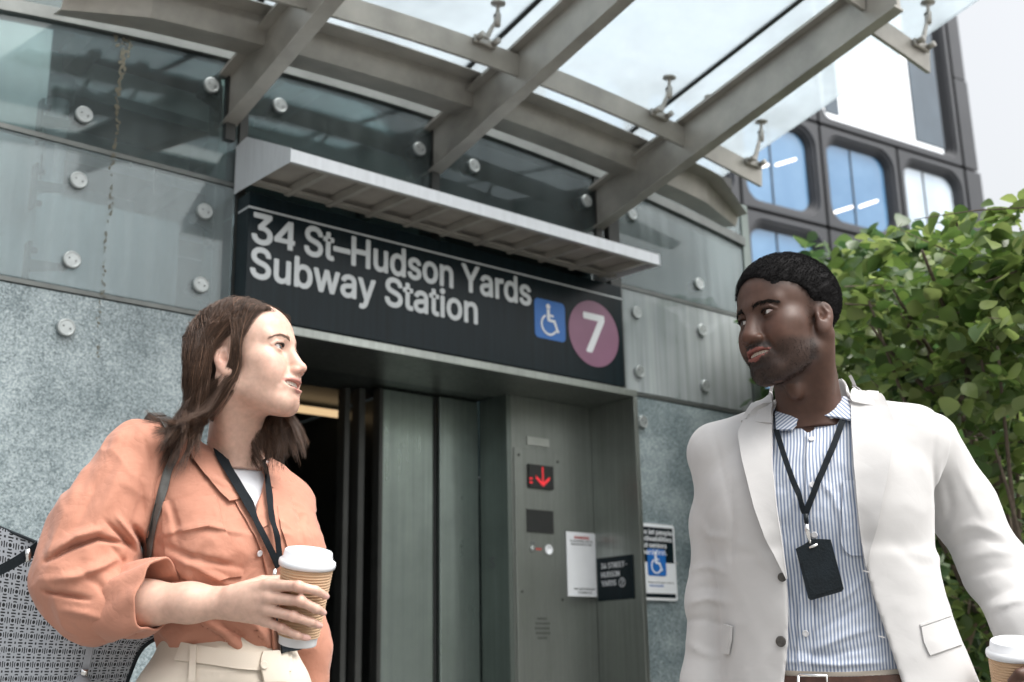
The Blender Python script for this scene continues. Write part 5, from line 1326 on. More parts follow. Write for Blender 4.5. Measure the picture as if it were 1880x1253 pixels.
# ---- long brown hair
def hair_w(p):
    q = to_local(p, fW)/G_W['scale']*1000
    d = s_ell(q, (0, -8, 41), (80, 101, 82))
    d = smin(d, s_ell(q, (0, -66, -28), (66, 42, 92)), 40)
    d = smax(d, -s_ell(q, (0, 86, -28), (64, 66, 90)), 14)                             # the face stays clear
    d = smax(d, -s_ell(q, (30, 40, -75), (60, 62, 66)), 12)
    d = smax(d, -s_ell(q, (84, -4, -24), (26, 30, 44)), 8)                             # the ear stays clear
    d = smin(d, s_cap(q, (60, -46, 20), (72, -64, -50), 18, 8), 20)
    d = smin(d, s_cap(q, (-55, 20, 30), (-66, 12, -70), 18, 9), 20)
    return d*G_W['scale']/1000
HRM = mat_hair('brown_hair', rough=.42); s_ = G_W['scale']/1000
lo = _hc+np.array([-.22, -.22, -.22]); hi = _hc+np.array([.2, .2, .15])
V, F = surface(lambda p: hair_w(p)+.007, lo, hi, .004); hu = mesh_obj('hair', V, F, HRM, wo, smooth=True); set_color(hu, np.tile([.040, .023, .015], (len(V), 1)))
r = np.random.default_rng(5); nS = 12500
# roots on the scalp, parted just left of the crown; each strand falls over the skull then hangs
th = r.uniform(0, 2*math.pi, nS*3); zz = r.uniform(-.25, 1, nS*3); rt = np.stack([np.sqrt(1-zz**2)*np.cos(th)*77, -7+np.sqrt(1-zz**2)*np.sin(th)*98, 39+zz*80], 1)
ok = ~((rt[:, 1] > 44) & (rt[:, 2] < 70)) & ~((rt[:, 1] > 8) & (rt[:, 2] < 30)) & (rt[:, 2] > -18); rt = rt[ok][:nS]; nS = len(rt)
part = 12.0; sd_ = np.where(rt[:, 0] > part-8*(rt[:, 1] < -50), 1., -1.); ctrl = np.zeros((nS, 7, 3)); jit = r.normal(size=(nS, 3))
back = np.clip((-rt[:, 1]+10)/100, 0, 1); ang = np.arctan2(rt[:, 1]+7, np.abs(rt[:, 0])+1e-6)
lenf = r.uniform(.82, 1.06, nS)
azc = ((np.arctan2(rt[:, 1]+7, rt[:, 0])+math.pi)/(2*math.pi)*26).astype(int); clump = np.clip(azc*5+np.clip((rt[:, 2]+20)/140*5, 0, 4).astype(int), 0, 129); cj = r.normal(size=(130, 3))
for k in range(nS):
    x, y, z = rt[k]; s = sd_[k]; cl = cj[clump[k]]; ctrl[k, 0] = (x, y, z)
    # target azimuth: hair near the face sweeps back past the ear
    fy = max(y, -75); yb = y*.25-46 if y > -30 else y*.94
    lock = s > 0 and y > 18 and r.random() < .75
    if lock: yb = 18+.12*(y-30)+3*cl[1]
    if s > 0:                                  # her right side, towards the camera
        p1 = np.array([max(x, 0)*.55+44*s, y*.93-4, max(z, 40)*.55+42-6]); p2 = np.array([s*80, yb+(6 if lock else 4), 12]); p3 = np.array([s*(84+5*cl[0]), yb-(2 if lock else 8), -38]); fl_ = 0 if lock else 1; lk = 1-fl_; p4 = np.array([s*(88+7*cl[0]), yb-14*fl_-28*lk-10+7*cl[1], -88]); p5 = np.array([s*(98+9*cl[0]), yb-32*fl_-66*lk+13*cl[1], -130-14*abs(cl[2])]); p6 = np.array([s*(108+14*cl[0]), yb-28*fl_-88*lk+20*cl[1], -164-24*cl[2]])
        if y < -60: p2[0] = 62; p3[0] = 66; p4[0] = 70; p5[0] = 76; p6[0] = 80; p4[1] -= 12; p5[1] -= 20; p6[1] -= 26
    else:
        p1 = np.array([min(x, 0)*.55-40, y*.95-2, max(z, 40)*.55+42-6]); p2 = np.array([-80, y*.75-6, 12]); p3 = np.array([-80-3*cl[0], y*.6+2, -45]); p4 = np.array([-76-5*cl[0], y*.5+10, -100]); p5 = np.array([-70-7*cl[0], y*.5+18+8*cl[1], -150]); p6 = np.array([-62-9*cl[0], y*.45+26+10*cl[1], -186-12*cl[2]])
        if y < -60: p2[0] = -60; p3[0] = -62; p4[0] = -60; p5[0] = -58; p6[0] = -56
    for i, pp in enumerate((p1, p2, p3, p4, p5, p6)):
        ctrl[k, i+1] = pp+jit[k]*np.array([2.2, 3.0, 2.5])*(.3+.30*i)
# stay outside the head, settle on the hair mass
root_l = ctrl*lenf[:, None, None]**0
Wc = to_world(root_l.reshape(-1, 3)*s_, fW)
for _ in range(3):
    hd_ = hair_w(Wc); bd = np.minimum(head_sdf(to_local(Wc, fW), G_W), hd_)-.0005*0; nrm = normals(lambda p: np.minimum(head_sdf(to_local(p, fW), G_W), hair_w(p)), Wc, .006)
    tgt = np.abs(np.repeat(r.normal(size=nS), 7))*.0028+.0008
    wgt = np.tile(np.array([1, 1, 1, .85, .55, .3, .12]), nS)
    Wc = Wc+nrm*((tgt-bd)*np.where(bd < tgt, 1.0, wgt*.9))[:, None]
ctrl = Wc.reshape(nS, 7, 3)
sub_c = (clump*6+r.integers(0, 6, nS))*4+(sd_ > 0)*2+(rt[:, 1] > 30)                       # locks: strands draw together towards their ends
for c_ in np.unique(sub_c):
    m_ = sub_c == c_; mean = ctrl[m_].mean(0, keepdims=True); w_ = np.array([0, 0, .06, .16, .30, .40, .34])[None, :, None]; ctrl[m_] = ctrl[m_]*(1-w_)+mean*w_
for i in range(1, 5):                                      # keep the volume
    d_ = hair_w(ctrl[:, i]); n_ = normals(hair_w, ctrl[:, i], .008); tg_ = np.abs(r.normal(size=nS))*.0035+.001+.003*(i > 1); ctrl[:, i] += n_*np.clip(tg_-d_, 0, .03)[:, None]
bk_ = -fW[1][:, 1]; isr = (sd_ > 0)
for i, a_ in ((3, .004), (4, .010), (5, .020), (6, .026)): ctrl[isr, i] += bk_*a_
ctrl[:, 6] += (ctrl[:, 6]-ctrl[:, 5])*r.uniform(-.75, .45, nS)[:, None]
def clear_body(C_):
    W_ = C_.reshape(-1, 3); d_ = np.minimum(shirt_w(W_), sleeve_w(W_)); m_ = d_ < .004
    if m_.any(): n_ = normals(lambda p: np.minimum(shirt_w(p), sleeve_w(p)), W_[m_], .008); W_[m_] += n_*(.005-d_[m_])[:, None]
    return W_.reshape(C_.shape)
ctrl = clear_body(ctrl)
rn = normals(hair_w, ctrl[:, 0], .006); ctrl[:, 0] -= rn*.012
wav = r.normal(size=(130, 3))*.006; ph = r.uniform(0, 6.28, 130)
for i in range(4, 7): ctrl[:, i] += wav[clump]*np.sin(ph[clump]+i*1.7)[:, None]*(i-3)*.5
fly = r.random(nS) < .035; ctrl[fly] += (r.normal(size=(fly.sum(), 1, 3))*.006)*np.linspace(0, 1, 7)[None, :, None]+np.array([0, 0, .004])*np.sin(np.linspace(0, 3.1, 7))[None, :, None]*r.uniform(0, 2.4, fly.sum())[:, None, None]
bt = np.array([.075, .043, .028]); tn = bt[None]*(r.lognormal(0, .35, nS))[:, None]; li = r.random(nS) < .14; tn[li] *= 2.3
strands('hair_strands', rt, ctrl, r.uniform(.00022, .00040, nS), HRM, hu, nseg=20, tones=tn)
# brows and lashes
def brows(fr, g, parent, mat, n, pts, thick, tone_, seed, lens=7):
    rg_ = np.random.default_rng(seed); C_ = []; s = g['scale']/1000
    P = resample(np.array(pts, float), 60)
    for sx in (-1, 1):
        for k in range(n):
            t = rg_.random(); i = int(t*58); p = P[i].copy(); d = P[i+1]-P[i]; d /= np.linalg.norm(d)
            p = p+np.array([0, 0, rg_.normal()*thick*(1-.55*t)]); dr = d*(.8+.3*t)+np.array([0, .15, .55*(1-t)-.2*t]); L_ = lens*rg_.uniform(.6, 1)
            q = np.stack([p, p+dr*L_*.5+np.array([0, .5, 0]), p+dr*L_]); q[:, 0] *= sx; C_.append(q)
    W_ = to_world(np.array(C_).reshape(-1, 3)*s, fr); hs = lambda p: head_sdf(to_local(p, fr), g)
    for _ in range(2): W_ = W_+normals(hs, W_, .003)*(.0006-hs(W_))[:, None]
    C_ = W_.reshape(-1, 3, 3); strands('eyebrow_hair', None, C_, np.full(len(C_), .00038), mat, parent, nseg=5, tones=np.tile(tone_, (len(C_), 1)))
brows(fW, G_W, wo, HRM, 150, [(12, 96, 16), (24, 95, 19.5), (38, 86, 21), (50, 74, 16)], 1.7, (.17, .105, .075), 3)
def lashes(fr, g, parent, mat, tone_, n=40, ln=6.5):
    s = g['scale']/1000; C_ = []
    for sx in (-1, 1):
        for k in range(n):
            t = k/(n-1); x = 20+24*t; z = 3.7*math.sin(math.pi*(.08+.84*t))**.8+.5*t; y = 73.5+math.sqrt(max(1, 14.3**2-(x-31.5)**2-z*z)); a = (t-.45)*1.3
            p = np.array([x, y, z]); q = np.stack([p, p+np.array([a*1.5, ln*.55, -.4]), p+np.array([a*3.2, ln*.9, ln*.30])]); q[:, 0] *= sx; C_.append(q)
    C_ = to_world(np.array(C_).reshape(-1, 3)*s, fr).reshape(-1, 3, 3); strands('eyelash_hair', None, C_, np.full(len(C_), .00030), mat, parent, nseg=5, tones=np.tile(tone_, (len(C_), 1)))
lashes(fW, G_W, wo, HRM, (.008, .006, .005))
# ------------------------------------------------------------------ the man
mn = empty('person', tuple(at(1500, 900, 2.27)*np.array([1, 1, 0])), 'man in a white blazer and striped shirt looking left', 'person')
fM = frame((0, 0, 0), math.radians(171.5), math.radians(-3), math.radians(4))
fM = (at(1408, 573, 2.19) - fM[1]@(np.array([-31.5, 84, 0])*G_M['scale']/1000), fM[1])
hM = lambda x, y, z: to_world(np.array([[x, y, z]])*G_M['scale']/1000, fM)[0]
bM = frame(at(1489, 772, 2.285), math.radians(210))
def ml(x, y, z): return to_world(np.array([[x, y, z]]), bM)[0]
SKM = mat_skin('dark_skin', rough=.50, sss=.05, spec=.38)
_hm = fM[0]
def headneck_m(p):
    d = head_sdf(to_local(p, fM), G_M); a, b = hM(0, -22, -58), ml(0, -.015, -.02)
    d = smin(d, s_cap(p, a, b, .054, .062), .022)
    for s in (-1, 1): d = smin(d, s_cap(p, hM(s*58, -22, -45), ml(s*.022, .040, -.05), .014, .011), .03)
    d = smin(d, s_ell(p, hM(0, 18, -135), (.011, .011, .014)), .03)
    return d
def hair_m(p):
    q = to_local(p, fM)/G_M['scale']*1000; a = q.copy(); a[:, 0] = np.abs(a[:, 0])
    d = s_ell(a, (0, -8, 44), (80, 104, 84))
    d = smax(d, -s_ell(a, (0, 100, -2), (62, 60, 78)), 10)                   # forehead line
    d = smax(d, -s_ell(a, (64, 56, 6), (34, 46, 42)), 8)                  # temples
    d = smax(d, -s_ell(a, (84, 8, -40), (40, 52, 56)), 12)                  # round the ear
    d = smax(d, -s_ell(a, (0, -30, -110), (110, 110, 78)), 10)              # nape
    return d*G_M['scale']/1000
CUPM = (at(1868, 1300, 1.99), at(1862, 1190, 1.99))
HM = dict(wr=at(1912, 1262, 2.06), I=[at(1920, 1228, 1.985), at(1898, 1226, 1.948), at(1872, 1238, 1.938), at(1858, 1252, 1.944)], Mi=[at(1922, 1252, 1.985), at(1895, 1252, 1.945), at(1866, 1262, 1.938), at(1850, 1272, 1.946)],
  Ri=[at(1920, 1276, 1.985), at(1892, 1278, 1.948), at(1866, 1285, 1.940), at(1852, 1292, 1.946)], Pi=[at(1916, 1298, 1.99), at(1892, 1302, 1.955), at(1870, 1308, 1.946), at(1858, 1314, 1.95)], Th=[at(1905, 1250, 2.05), at(1880, 1240, 2.055), at(1850, 1245, 2.05), at(1832, 1255, 2.035)])
def hand_m(p):
    d = s_cap(p, HM['wr'], at(1916, 1262, 2.02), .026, .024)
    for k in ('I', 'Mi', 'Ri', 'Pi'):
        d = smin(d, s_cap(p, HM['wr']*.6+HM[k][0]*.4, HM[k][0], .016, .011), .014); d = smin(d, s_chain(p, HM[k], [.0108, .0092, .0084, .0072], .003), .006)
    return smin(d, s_chain(p, HM['Th'], [.016, .013, .0105, .0088], .004), .012)
_mp = np.array([q for v in HM.values() for q in (v if isinstance(v, list) else [v])])
ARM_R = [at(1330, 835, 2.30), at(1322, 960, 2.30), at(1312, 1100, 2.27), at(1300, 1260, 2.22), at(1292, 1360, 2.2)]
ARM_L = [at(1700, 812, 2.29), at(1765, 930, 2.29), at(1832, 1050, 2.235), at(1885, 1150, 2.12), at(1912, 1262, 2.06)]
def body_m(p):
    d = in_box(p, _hm-.17, _hm+.17, .03, headneck_m); q = to_local(p, bM)
    d = smin(d, s_loft(q, [(-.5, 0, 0, .13, .09), (-.3, 0, 0, .15, .10), (-.12, 0, 0, .165, .10), (-.04, 0, -.005, .13, .08), (.0, 0, -.012, .075, .06)], 2.2), .045)
    d = smin(d, s_chain(p, ARM_R, [.040, .036, .032, .028, .026], .02), .02); d = smin(d, s_chain(p, ARM_L, [.040, .034, .033, .030, .027], .02), .02)
    return smin(d, in_box(p, _mp.min(0)-.02, _mp.max(0)+.02, .03, hand_m), .01)
P_ = np.array(ARM_R+ARM_L+[_hm+.15, _hm-.15, ml(0, 0, -.5)]+list(_mp)); V, F = surface(body_m, P_.min(0)-.07, P_.max(0)+.05, .0027, project=1)
DARK = (.072, .035, .023); bo = mesh_obj('body', V, F, SKM, mn, smooth=True); tone = np.tile(DARK, (len(V), 1)); q = to_local(V, fM); hmk = q[:, 2] > -.125
tone[hmk] = head_color(q[hmk], G_M, DARK, (.22, .070, .058), (.10, .036, .021), (.025, .013, .010), 1)
hl = np.exp(-np.maximum(hair_m(V), 0)/.006)[:, None]*(.55+.45*fbm(V, 91, 2, 500))[:, None]; hl = np.clip(hl*.8, 0, .85)*(q[:, 2] > -.07)[:, None]; tone = tone*(1-hl)+np.array([.010, .009, .009])*hl
set_color(bo, tone)
make_eyes(fM, G_M, (.02, .010, .006), lambda c: at(540, 640, 2.15)-c, mn, EYE); make_teeth(fM, G_M, mn, TEETH)
# ---- striped shirt
def torso_m(p, e):
    q = to_local(p, bM)
    d = s_loft(q, [(-.52, -.008, .0, .178+e, .118+e), (-.42, -.006, .0, .172+e, .116+e), (-.30, 0, .006, .172+e, .116+e), (-.17, 0, .012, .188+e, .120+e), (-.09, 0, .002, .190+e, .105+e), (-.035, 0, -.01, .16+e, .080+e), (.0, 0, -.018, .085+e, .066+e)], 2.4)
    for s in (-1, 1): d = smin(d, s_cap(q, (s*.05, -.018, -.008), (s*.175, -.012, -.050), .034+e, .050+e), .045)
    return d
FOLD_M = [([(1440, 1010), (1455, 960), (1470, 930)], 8, -.005), ([(1435, 960), (1450, 930), (1465, 890)], 8, .004), ([(1520, 1120), (1560, 1090), (1590, 1060)], 9, .006), ([(1500, 1160), (1555, 1130), (1600, 1105)], 9, -.006), ([(1480, 1200), (1550, 1170), (1615, 1150)], 9, .006), ([(1450, 1195), (1520, 1205), (1620, 1185)], 8, -.005), ([(1445, 1080), (1460, 1130), (1465, 1180)], 8, -.004), ([(1500, 880), (1530, 910), (1545, 960)], 8, .004), ([(1440, 1215), (1540, 1222), (1640, 1215)], 6, .006)]
NECK_M = [(1400, 640), (1430, 745), (1455, 774), (1489, 800), (1498, 778), (1506, 760), (1540, 742), (1580, 640)]
def shirt_m(p):
    x, y = pix(p); q = to_local(p, bM); d = torso_m(p, .006)
    d = d-near(p, d, lambda q_: (lambda X, Y: (folds(X, Y, FOLD_M)+.003*fbm(q_, 51, 3, 24)+crinkle(q_, 52, 20, .003))*sstep(Y, 780, 860))(*pix(q_)))
    cut = s_ell(q, (0, .01, .045), (.068, .075, .06)); d = smax(d, -cut, .004)
    return np.where(q[:, 1] > -.02, smax(d, -poly_mask(x, y, NECK_M)*.001, .002), d)
def fbox(fr, lo, hi):
    C_ = to_world(np.array([[x_, y_, z_] for x_ in (lo[0], hi[0]) for y_ in (lo[1], hi[1]) for z_ in (lo[2], hi[2])]), fr); return C_.min(0), C_.max(0)
V, F = surface(shirt_m, *fbox(bM, (-.26, -.18, -.50), (.26, .19, .06)), .0036)
def mat_stripe(name):
    mt, nt, b = newmat(name); at_ = N(nt, 'Attribute', attribute_name='uvw'); sp = N(nt, 'SeparateXYZ'); L(nt, at_.outputs['Vector'], sp.inputs[0])
    m1 = N(nt, 'Math', operation='MULTIPLY', i_1=2*math.pi/.0060); L(nt, sp.outputs[0], m1.inputs[0]); sn = N(nt, 'Math', operation='SINE'); L(nt, m1.outputs[0], sn.inputs[0])
    rp = ramp(nt, sn.outputs[0], [(.0, (.62, .65, .70)), (.35, (.20, .25, .36))]); mr = N(nt, 'MapRange', i_1=-1, i_2=1, i_3=-.45, i_4=.85); L(nt, sn.outputs[0], mr.inputs[0]); L(nt, mr.outputs[0], rp.inputs[0])
    L(nt, rp.outputs[0], b.inputs['Base Color']); b.inputs['Roughness'].default_value = .8
    tc = N(nt, 'TexCoord'); n2 = N(nt, 'TexNoise', i_Scale=18.0, i_Detail=5.0, i_Distortion=1.0); L(nt, tc.outputs['Object'], n2.inputs[0]); bp = N(nt, 'Bump', i_Strength=.4, i_Distance=.006); L(nt, n2.outputs[0], bp.inputs['Height']); L(nt, bp.outputs[0], b.inputs['Normal']); return mt
STP = mat_stripe('striped_cotton')
def set_uvw(o, fr, tilt=0, sh=None):
    V_ = np.array([v.co[:] for v in o.data.vertices]); q = to_local(V_, fr); u = np.arcsin(np.clip(q[:, 0]/.2, -1, 1))*.2+.0035*fbm(V_, 61, 2, 16)
    if tilt: u = q[:, 0]*math.cos(tilt)+q[:, 2]*math.sin(tilt)
    a_ = o.data.attributes.new('uvw', 'FLOAT_VECTOR', 'POINT'); a_.data.foreach_set('vector', np.stack([u, q[:, 2], q[:, 1]], 1).astype(np.float32).ravel())
sm = mesh_obj('shirt', V, F, STP, mn, smooth=True); set_uvw(sm, bM)
c1 = patch('collar', [(1428, 742), (1427, 770), (1428, 797)], [(1462, 778), (1463, 788), (1456, 796)], shirt_m, STP, sm, off=.010, th=.004, n=22, m_=14, sm=False); set_uvw(c1, bM, .9)
c2 = patch('collar', [(1504, 757), (1528, 753), (1550, 700)], [(1508, 772), (1540, 776), (1566, 782)], shirt_m, STP, sm, off=.012, th=.004, n=26, m_=16); set_uvw(c2, bM, -.7)
c3 = patch('placket', [(1482, 800), (1479, 950), (1470, 1100), (1464, 1232)], [(1509, 790), (1506, 950), (1496, 1100), (1490, 1232)], shirt_m, STP, sm, off=.004, th=.003, n=80, m_=10); set_uvw(c3, bM)
c4 = patch('pocket', [(1547, 884), (1546, 950), (1552, 1012), (1562, 1020)], [(1600, 884), (1600, 950), (1600, 1012), (1600, 1020)], shirt_m, STP, sm, off=.004, th=.003, n=40, m_=20); set_uvw(c4, bM)
for x_, y_ in ((1491, 812), (1527, 771), (1496, 982), (1481, 1162), (1493, 893)): button(x_, y_, shirt_m, .0058, M['shell'], sm, off=.007)
# ---- white blazer
BLZ = mat_cloth('white_wool', (.48, .475, .472), wr=.16, wscale=10, rough=.9, var=.03, sheen=.2)
OPEN = [(1395, 600), (1424, 700), (1419, 780), (1419, 850), (1425, 910), (1437, 1000), (1447, 1090), (1447, 1180), (1436, 1290), (1400, 1500), (1760, 1500), (1668, 1290), (1632, 1180), (1602, 1090), (1582, 1010), (1571, 920), (1564, 820), (1558, 700), (1590, 600)]
FOLD_J = [([(1270, 1085), (1300, 1078), (1338, 1082)], 8, -.0035), ([(1262, 1110), (1300, 1100), (1335, 1108)], 7, .005), ([(1255, 1140), (1295, 1138), (1330, 1150)], 7, -.004), ([(1285, 960), (1300, 985), (1335, 990)], 8, .004), ([(1262, 1050), (1300, 1040), (1335, 1055)], 7, .004), ([(1258, 1180), (1290, 1200), (1320, 1205)], 8, .004), ([(1340, 850), (1345, 950), (1342, 1060)], 6, -.004), ([(1350, 1000), (1390, 1010), (1430, 1060)], 12, .003), ([(1640, 1000), (1690, 1040), (1730, 1040)], 12, -.002),
  ([(1740, 980), (1790, 965), (1850, 985)], 9, .005), ([(1745, 1005), (1800, 990), (1870, 1010)], 8, -.004), ([(1755, 1030), (1820, 1014), (1880, 1014)], 11, .004), ([(1765, 1062), (1830, 1046), (1885, 1048)], 11, -.004), ([(1795, 1108), (1850, 1085), (1900, 1078)], 11, -.004), ([(1815, 1120), (1860, 1105), (1895, 1100)], 9, .006), ([(1735, 880), (1745, 930), (1735, 970)], 8, -.005), ([(1760, 860), (1790, 920), (1810, 960)], 9, .003),
  ([(1722, 742), (1716, 790), (1712, 850), (1718, 920), (1732, 968)], 5, -.003), ([(1306, 782), (1318, 830), (1332, 890), (1341, 950)], 5, -.003)]
def jacket_full(p):
    x, y = pix(p); q = to_local(p, bM); d = torso_m(p, .017)
    fl = s_loft(q, [(-.80, -.03, .0, .265, .155), (-.60, -.028, .0, .245, .148), (-.46, -.022, .0, .218, .138), (-.36, -.012, .004, .198, .134), (-.27, -.004, .006, .19, .132)], 2.4); d = smin(d, fl, .03)
    sl = s_chain(p, ARM_R, [.054, .052, .048, .044, .042], .03); sl = smin(sl, s_chain(p, ARM_L[:4]+[at(1900, 1205, 2.085)], [.060, .060, .058, .053, .048], .03), .03)
    d = smin(d, sl, .018)
    d = smin(d, s_cap(q, (0, -.022, -.02), (0, -.055, .055), .082, .070), .03)             # collar stand
    for s in (-1, 1): d = smin(d, s_ell(q, (s*.172, -.012, -.050), (.056, .060, .050)), .02)       # padded shoulder
    return d-near(p, d, lambda q_: folds(*pix(q_), FOLD_J)+.0020*fbm(q_, 71, 3, 18)+crinkle(q_, 72, 13, .0020))
def jacket_m(p):
    d = jacket_full(p); x, y = pix(p); q = to_local(p, bM)
    d = np.maximum(d, -np.maximum(d+.009, torso_m(p, .012)))
    cut = s_cap(q, (0, -.015, -.03), (0, -.05, .16), .066, .064); d = smax(d, -cut, .004)
    d = np.where(q[:, 1] > -.02, smax(d, -poly_mask(x, y, OPEN)*.001, .003), d)
    d = np.maximum(d, -(s_cap(p, at(1895, 1190, 2.1), HM['wr'], .042, .040)))
    return np.maximum(d, -(q[:, 2]+.74))
P_ = np.array(ARM_R+ARM_L[:4]+[at(1900, 1205, 2.085), ml(.2, .12, -.72), ml(-.2, -.12, -.72), ml(0, 0, .04)]); V, F = surface(jacket_m, P_.min(0)-.09, P_.max(0)+.08, .0044, project=1)
V = relax(V, F, 3, .5)
jk = mesh_obj('blazer', V, F, BLZ, mn, smooth=True)
jf = lambda p: jacket_full(p)
patch('lapel', [(1424, 712), (1419, 790), (1420, 860), (1428, 930), (1440, 1010), (1447, 1062)], [(1398, 735), (1362, 808), (1372, 860), (1392, 935), (1420, 1010), (1446, 1064)], jf, BLZ, jk, off=.007, th=.006, n=50, m_=18, sm=False, lift=lambda u, v: .011*v**1.5*np.minimum(1, (1-u)*4))
patch('lapel', [(1560, 712), (1563, 790), (1567, 860), (1573, 930), (1580, 995), (1588, 1040)], [(1618, 728), (1640, 790), (1628, 860), (1612, 935), (1598, 995), (1589, 1042)], jf, BLZ, jk, off=.007, th=.006, n=50, m_=18, sm=False, lift=lambda u, v: .011*v**1.5*np.minimum(1, (1-u)*4))
patch('collar', [(1426, 708), (1424, 745), (1420, 786)], [(1406, 720), (1380, 758), (1364, 784)], jf, BLZ, jk, off=.0115, th=.006, n=24, m_=14, sm=False)
patch('collar', [(1556, 692), (1560, 722), (1563, 750)], [(1572, 700), (1604, 722), (1630, 762)], jf, BLZ, jk, off=.0125, th=.006, n=24, m_=14, sm=False)
patch('pocket_flap', [(1690, 1152), (1695, 1180), (1706, 1204)], [(1746, 1133), (1756, 1160), (1765, 1184)], jf, BLZ, jk, off=.002, th=.003, n=18, m_=18, sm=False)
patch('pocket_welt', [(1688, 1147), (1689, 1151)], [(1745, 1127), (1746, 1131)], jf, BLZ, jk, off=.001, th=.004, n=4, m_=18, sm=False)
patch('pocket_flap', [(1333, 1146), (1332, 1170), (1331, 1200)], [(1347, 1150), (1346, 1175), (1341, 1202)], jf, BLZ, jk, off=.005, th=.005, n=14, m_=8, sm=False)
HRN = mat_simple('horn_button', (.06, .055, .05), rough=.25, var=.4, scale=120)
button(1435, 1178, jf, .0095, HRN, jk, off=.003); button(1437, 1060, jf, .008, HRN, jk, off=.003)
for x_, y_ in ((1590, 1050), (1618, 1170)):
    ribbon('buttonhole', [(x_-6, y_-2), (x_+6, y_+1)], 2.2, jf, mat_simple('buttonhole_thread', (.45, .44, .43), rough=.9) if 'BHT' not in globals() else BHT, jk, off=.0015, th=.001, n=6)
# ---- belt, trousers, shoes
NVY = mat_cloth('dark_trousers', (.045, .04, .038), wr=.2); hz = bM[0][2]
def trousers_m(p):
    q = to_local(p, bM); d = s_loft(q, [(-.66, 0, -.01, .182, .128), (-.56, -.006, -.005, .182, .126), (-.475, -.008, 0, .178, .123), (-.465, -.008, 0, .178, .123)], 2.4)
    for s in (-1, 1): d = smin(d, s_chain(q, [(s*.09, -.01, -.66), (s*.095, 0, -1.0), (s*.095, -.01, -hz+.08)], [.092, .070, .060], .03), .04)
    return d
V, F = surface(trousers_m, *fbox(bM, (-.22, -.18, -hz+.05), (.22, .18, -.44)), .007); tm = mesh_obj('trousers', V, F, NVY, mn, smooth=True)
BLT = mat_simple('brown_belt', (.065, .028, .018), rough=.35, var=.3, scale=60, bump=.3, bscale=300)
tor = lambda p: np.minimum(shirt_m(p), trousers_m(p))
patch('belt', [(1425, 1240), (1540, 1243), (1680, 1236)], [(1425, 1274), (1540, 1277), (1680, 1270)], tor, BLT, tm, off=.008, th=.005, n=40, m_=6)
ribbon('waistband', [(1425, 1235), (1540, 1238), (1680, 1231)], 9, tor, mat_simple('waistband_cloth', (.30, .27, .23), rough=.9), tm, off=.006, th=.004)
bk = MB(); pb = [trace([x_], [y_], tor)[0]+(CAMP-at(1490, 1250, 2.1))*.008 for x_, y_ in ((1466, 1240), (1518, 1241), (1519, 1275), (1466, 1274), (1466, 1240))]; bk.tube(pb, .0030, n=8); bk.build('buckle', M['chrome'], tm)
for s in (-1, 1):
    c = ml(s*.095, 0, -hz); f_ = bM[1][:, 1]; sh_ = MB(); sh_.tube([Vector(c-f_*.08)+Vector((0, 0, .05)), Vector(c)+Vector((0, 0, .055)), Vector(c+f_*.12)+Vector((0, 0, .045)), Vector(c+f_*.2)+Vector((0, 0, .03))], [.04, .052, .048, .026], n=14); sh_.build('shoe', M['leather'], mn)
# ---- short black hair
def hairm_d(p): return hair_m(p)-.0018*fbm(p, 81, 3, 170)-.0012*fbm(p, 82, 2, 420)
V, F = surface(hairm_d, _hm-.14, _hm+.16, .0024); BH = mat_hair('black_hair', rough=.7, spec=.12)
hmn = mesh_obj('hair', V, F, BH, mn, smooth=True); set_color(hmn, np.tile([.006, .0055, .006], (len(V), 1))*(1+.5*fbm(V, 83, 2, 500))[:, None])
r = np.random.default_rng(9); idx = r.integers(0, len(V), 15000); B_ = V[idx]; hd_ = head_sdf(to_local(B_, fM), G_M); B_ = B_[hd_ > .001]; n_ = normals(hair_m, B_, .006); nS = len(B_)
tg = np.cross(n_, r.normal(size=(nS, 3))); tg /= np.linalg.norm(tg, axis=1, keepdims=True); t2 = np.cross(n_, tg); rc = r.uniform(.0012, .0024, nS)[:, None]
ct_ = np.stack([B_-n_*.001]+[B_+n_*(.0011*k)+rc*(tg*math.cos(1.9*k)+t2*math.sin(1.9*k)) for k in range(1, 5)], 1)
strands('hair_curls', None, ct_, np.full(nS, .00034), BH, hmn, nseg=9, tones=np.array([.008, .0075, .008])*r.lognormal(0, .4, nS)[:, None])
brows(fM, G_M, mn, BH, 240, [(11, 98, 12), (24, 97, 15.5), (40, 87, 17), (54, 74, 12)], 2.6, (.006, .005, .004), 4, lens=6.5)
lashes(fM, G_M, mn, BH, (.004, .004, .004), ln=5)
# short beard stubble
rg_ = np.random.default_rng(12); BV = np.array([v.co[:] for v in bo.data.vertices]); ql = to_local(BV, fM)*1000/G_M['scale']; axl = np.abs(ql[:, 0])
wb = sstep(ql[:, 2], -50, -66)*sstep(ql[:, 1], 0, 24)*(ql[:, 2] > -122); wb = wb*(1-np.exp(-(((axl-40)/15)**2+((ql[:, 2]+50)/14)**2)))
wb = np.maximum(wb, np.exp(-((ql[:, 2]+57)/4.5)**2)*(axl < 29)*(ql[:, 1] > 86)*1.5); wb = np.maximum(wb, .8*np.exp(-((ql[:, 1]-12)/10)**2)*(ql[:, 2] < 12)*(ql[:, 2] > -90)*(axl > 50))
zcl = -70+4*.55*(axl/30)**2; wb[(np.abs(ql[:, 2]-zcl+1.5) < 10.5) & (axl < 30) & (ql[:, 1] > 84)] = 0
wb[ql[:, 2] > 14] = 0; wb[ql[:, 2] < -122] = 0; cand = np.where(wb > .15)[0]
pick = rg_.choice(cand, 4600, p=wb[cand]/wb[cand].sum()); B_ = BV[pick]+rg_.normal(size=(4600, 3))*.0008; hs_ = lambda p: head_sdf(to_local(p, fM), G_M); n_ = normals(hs_, B_, .003); B_ = B_-n_*hs_(B_)[:, None]
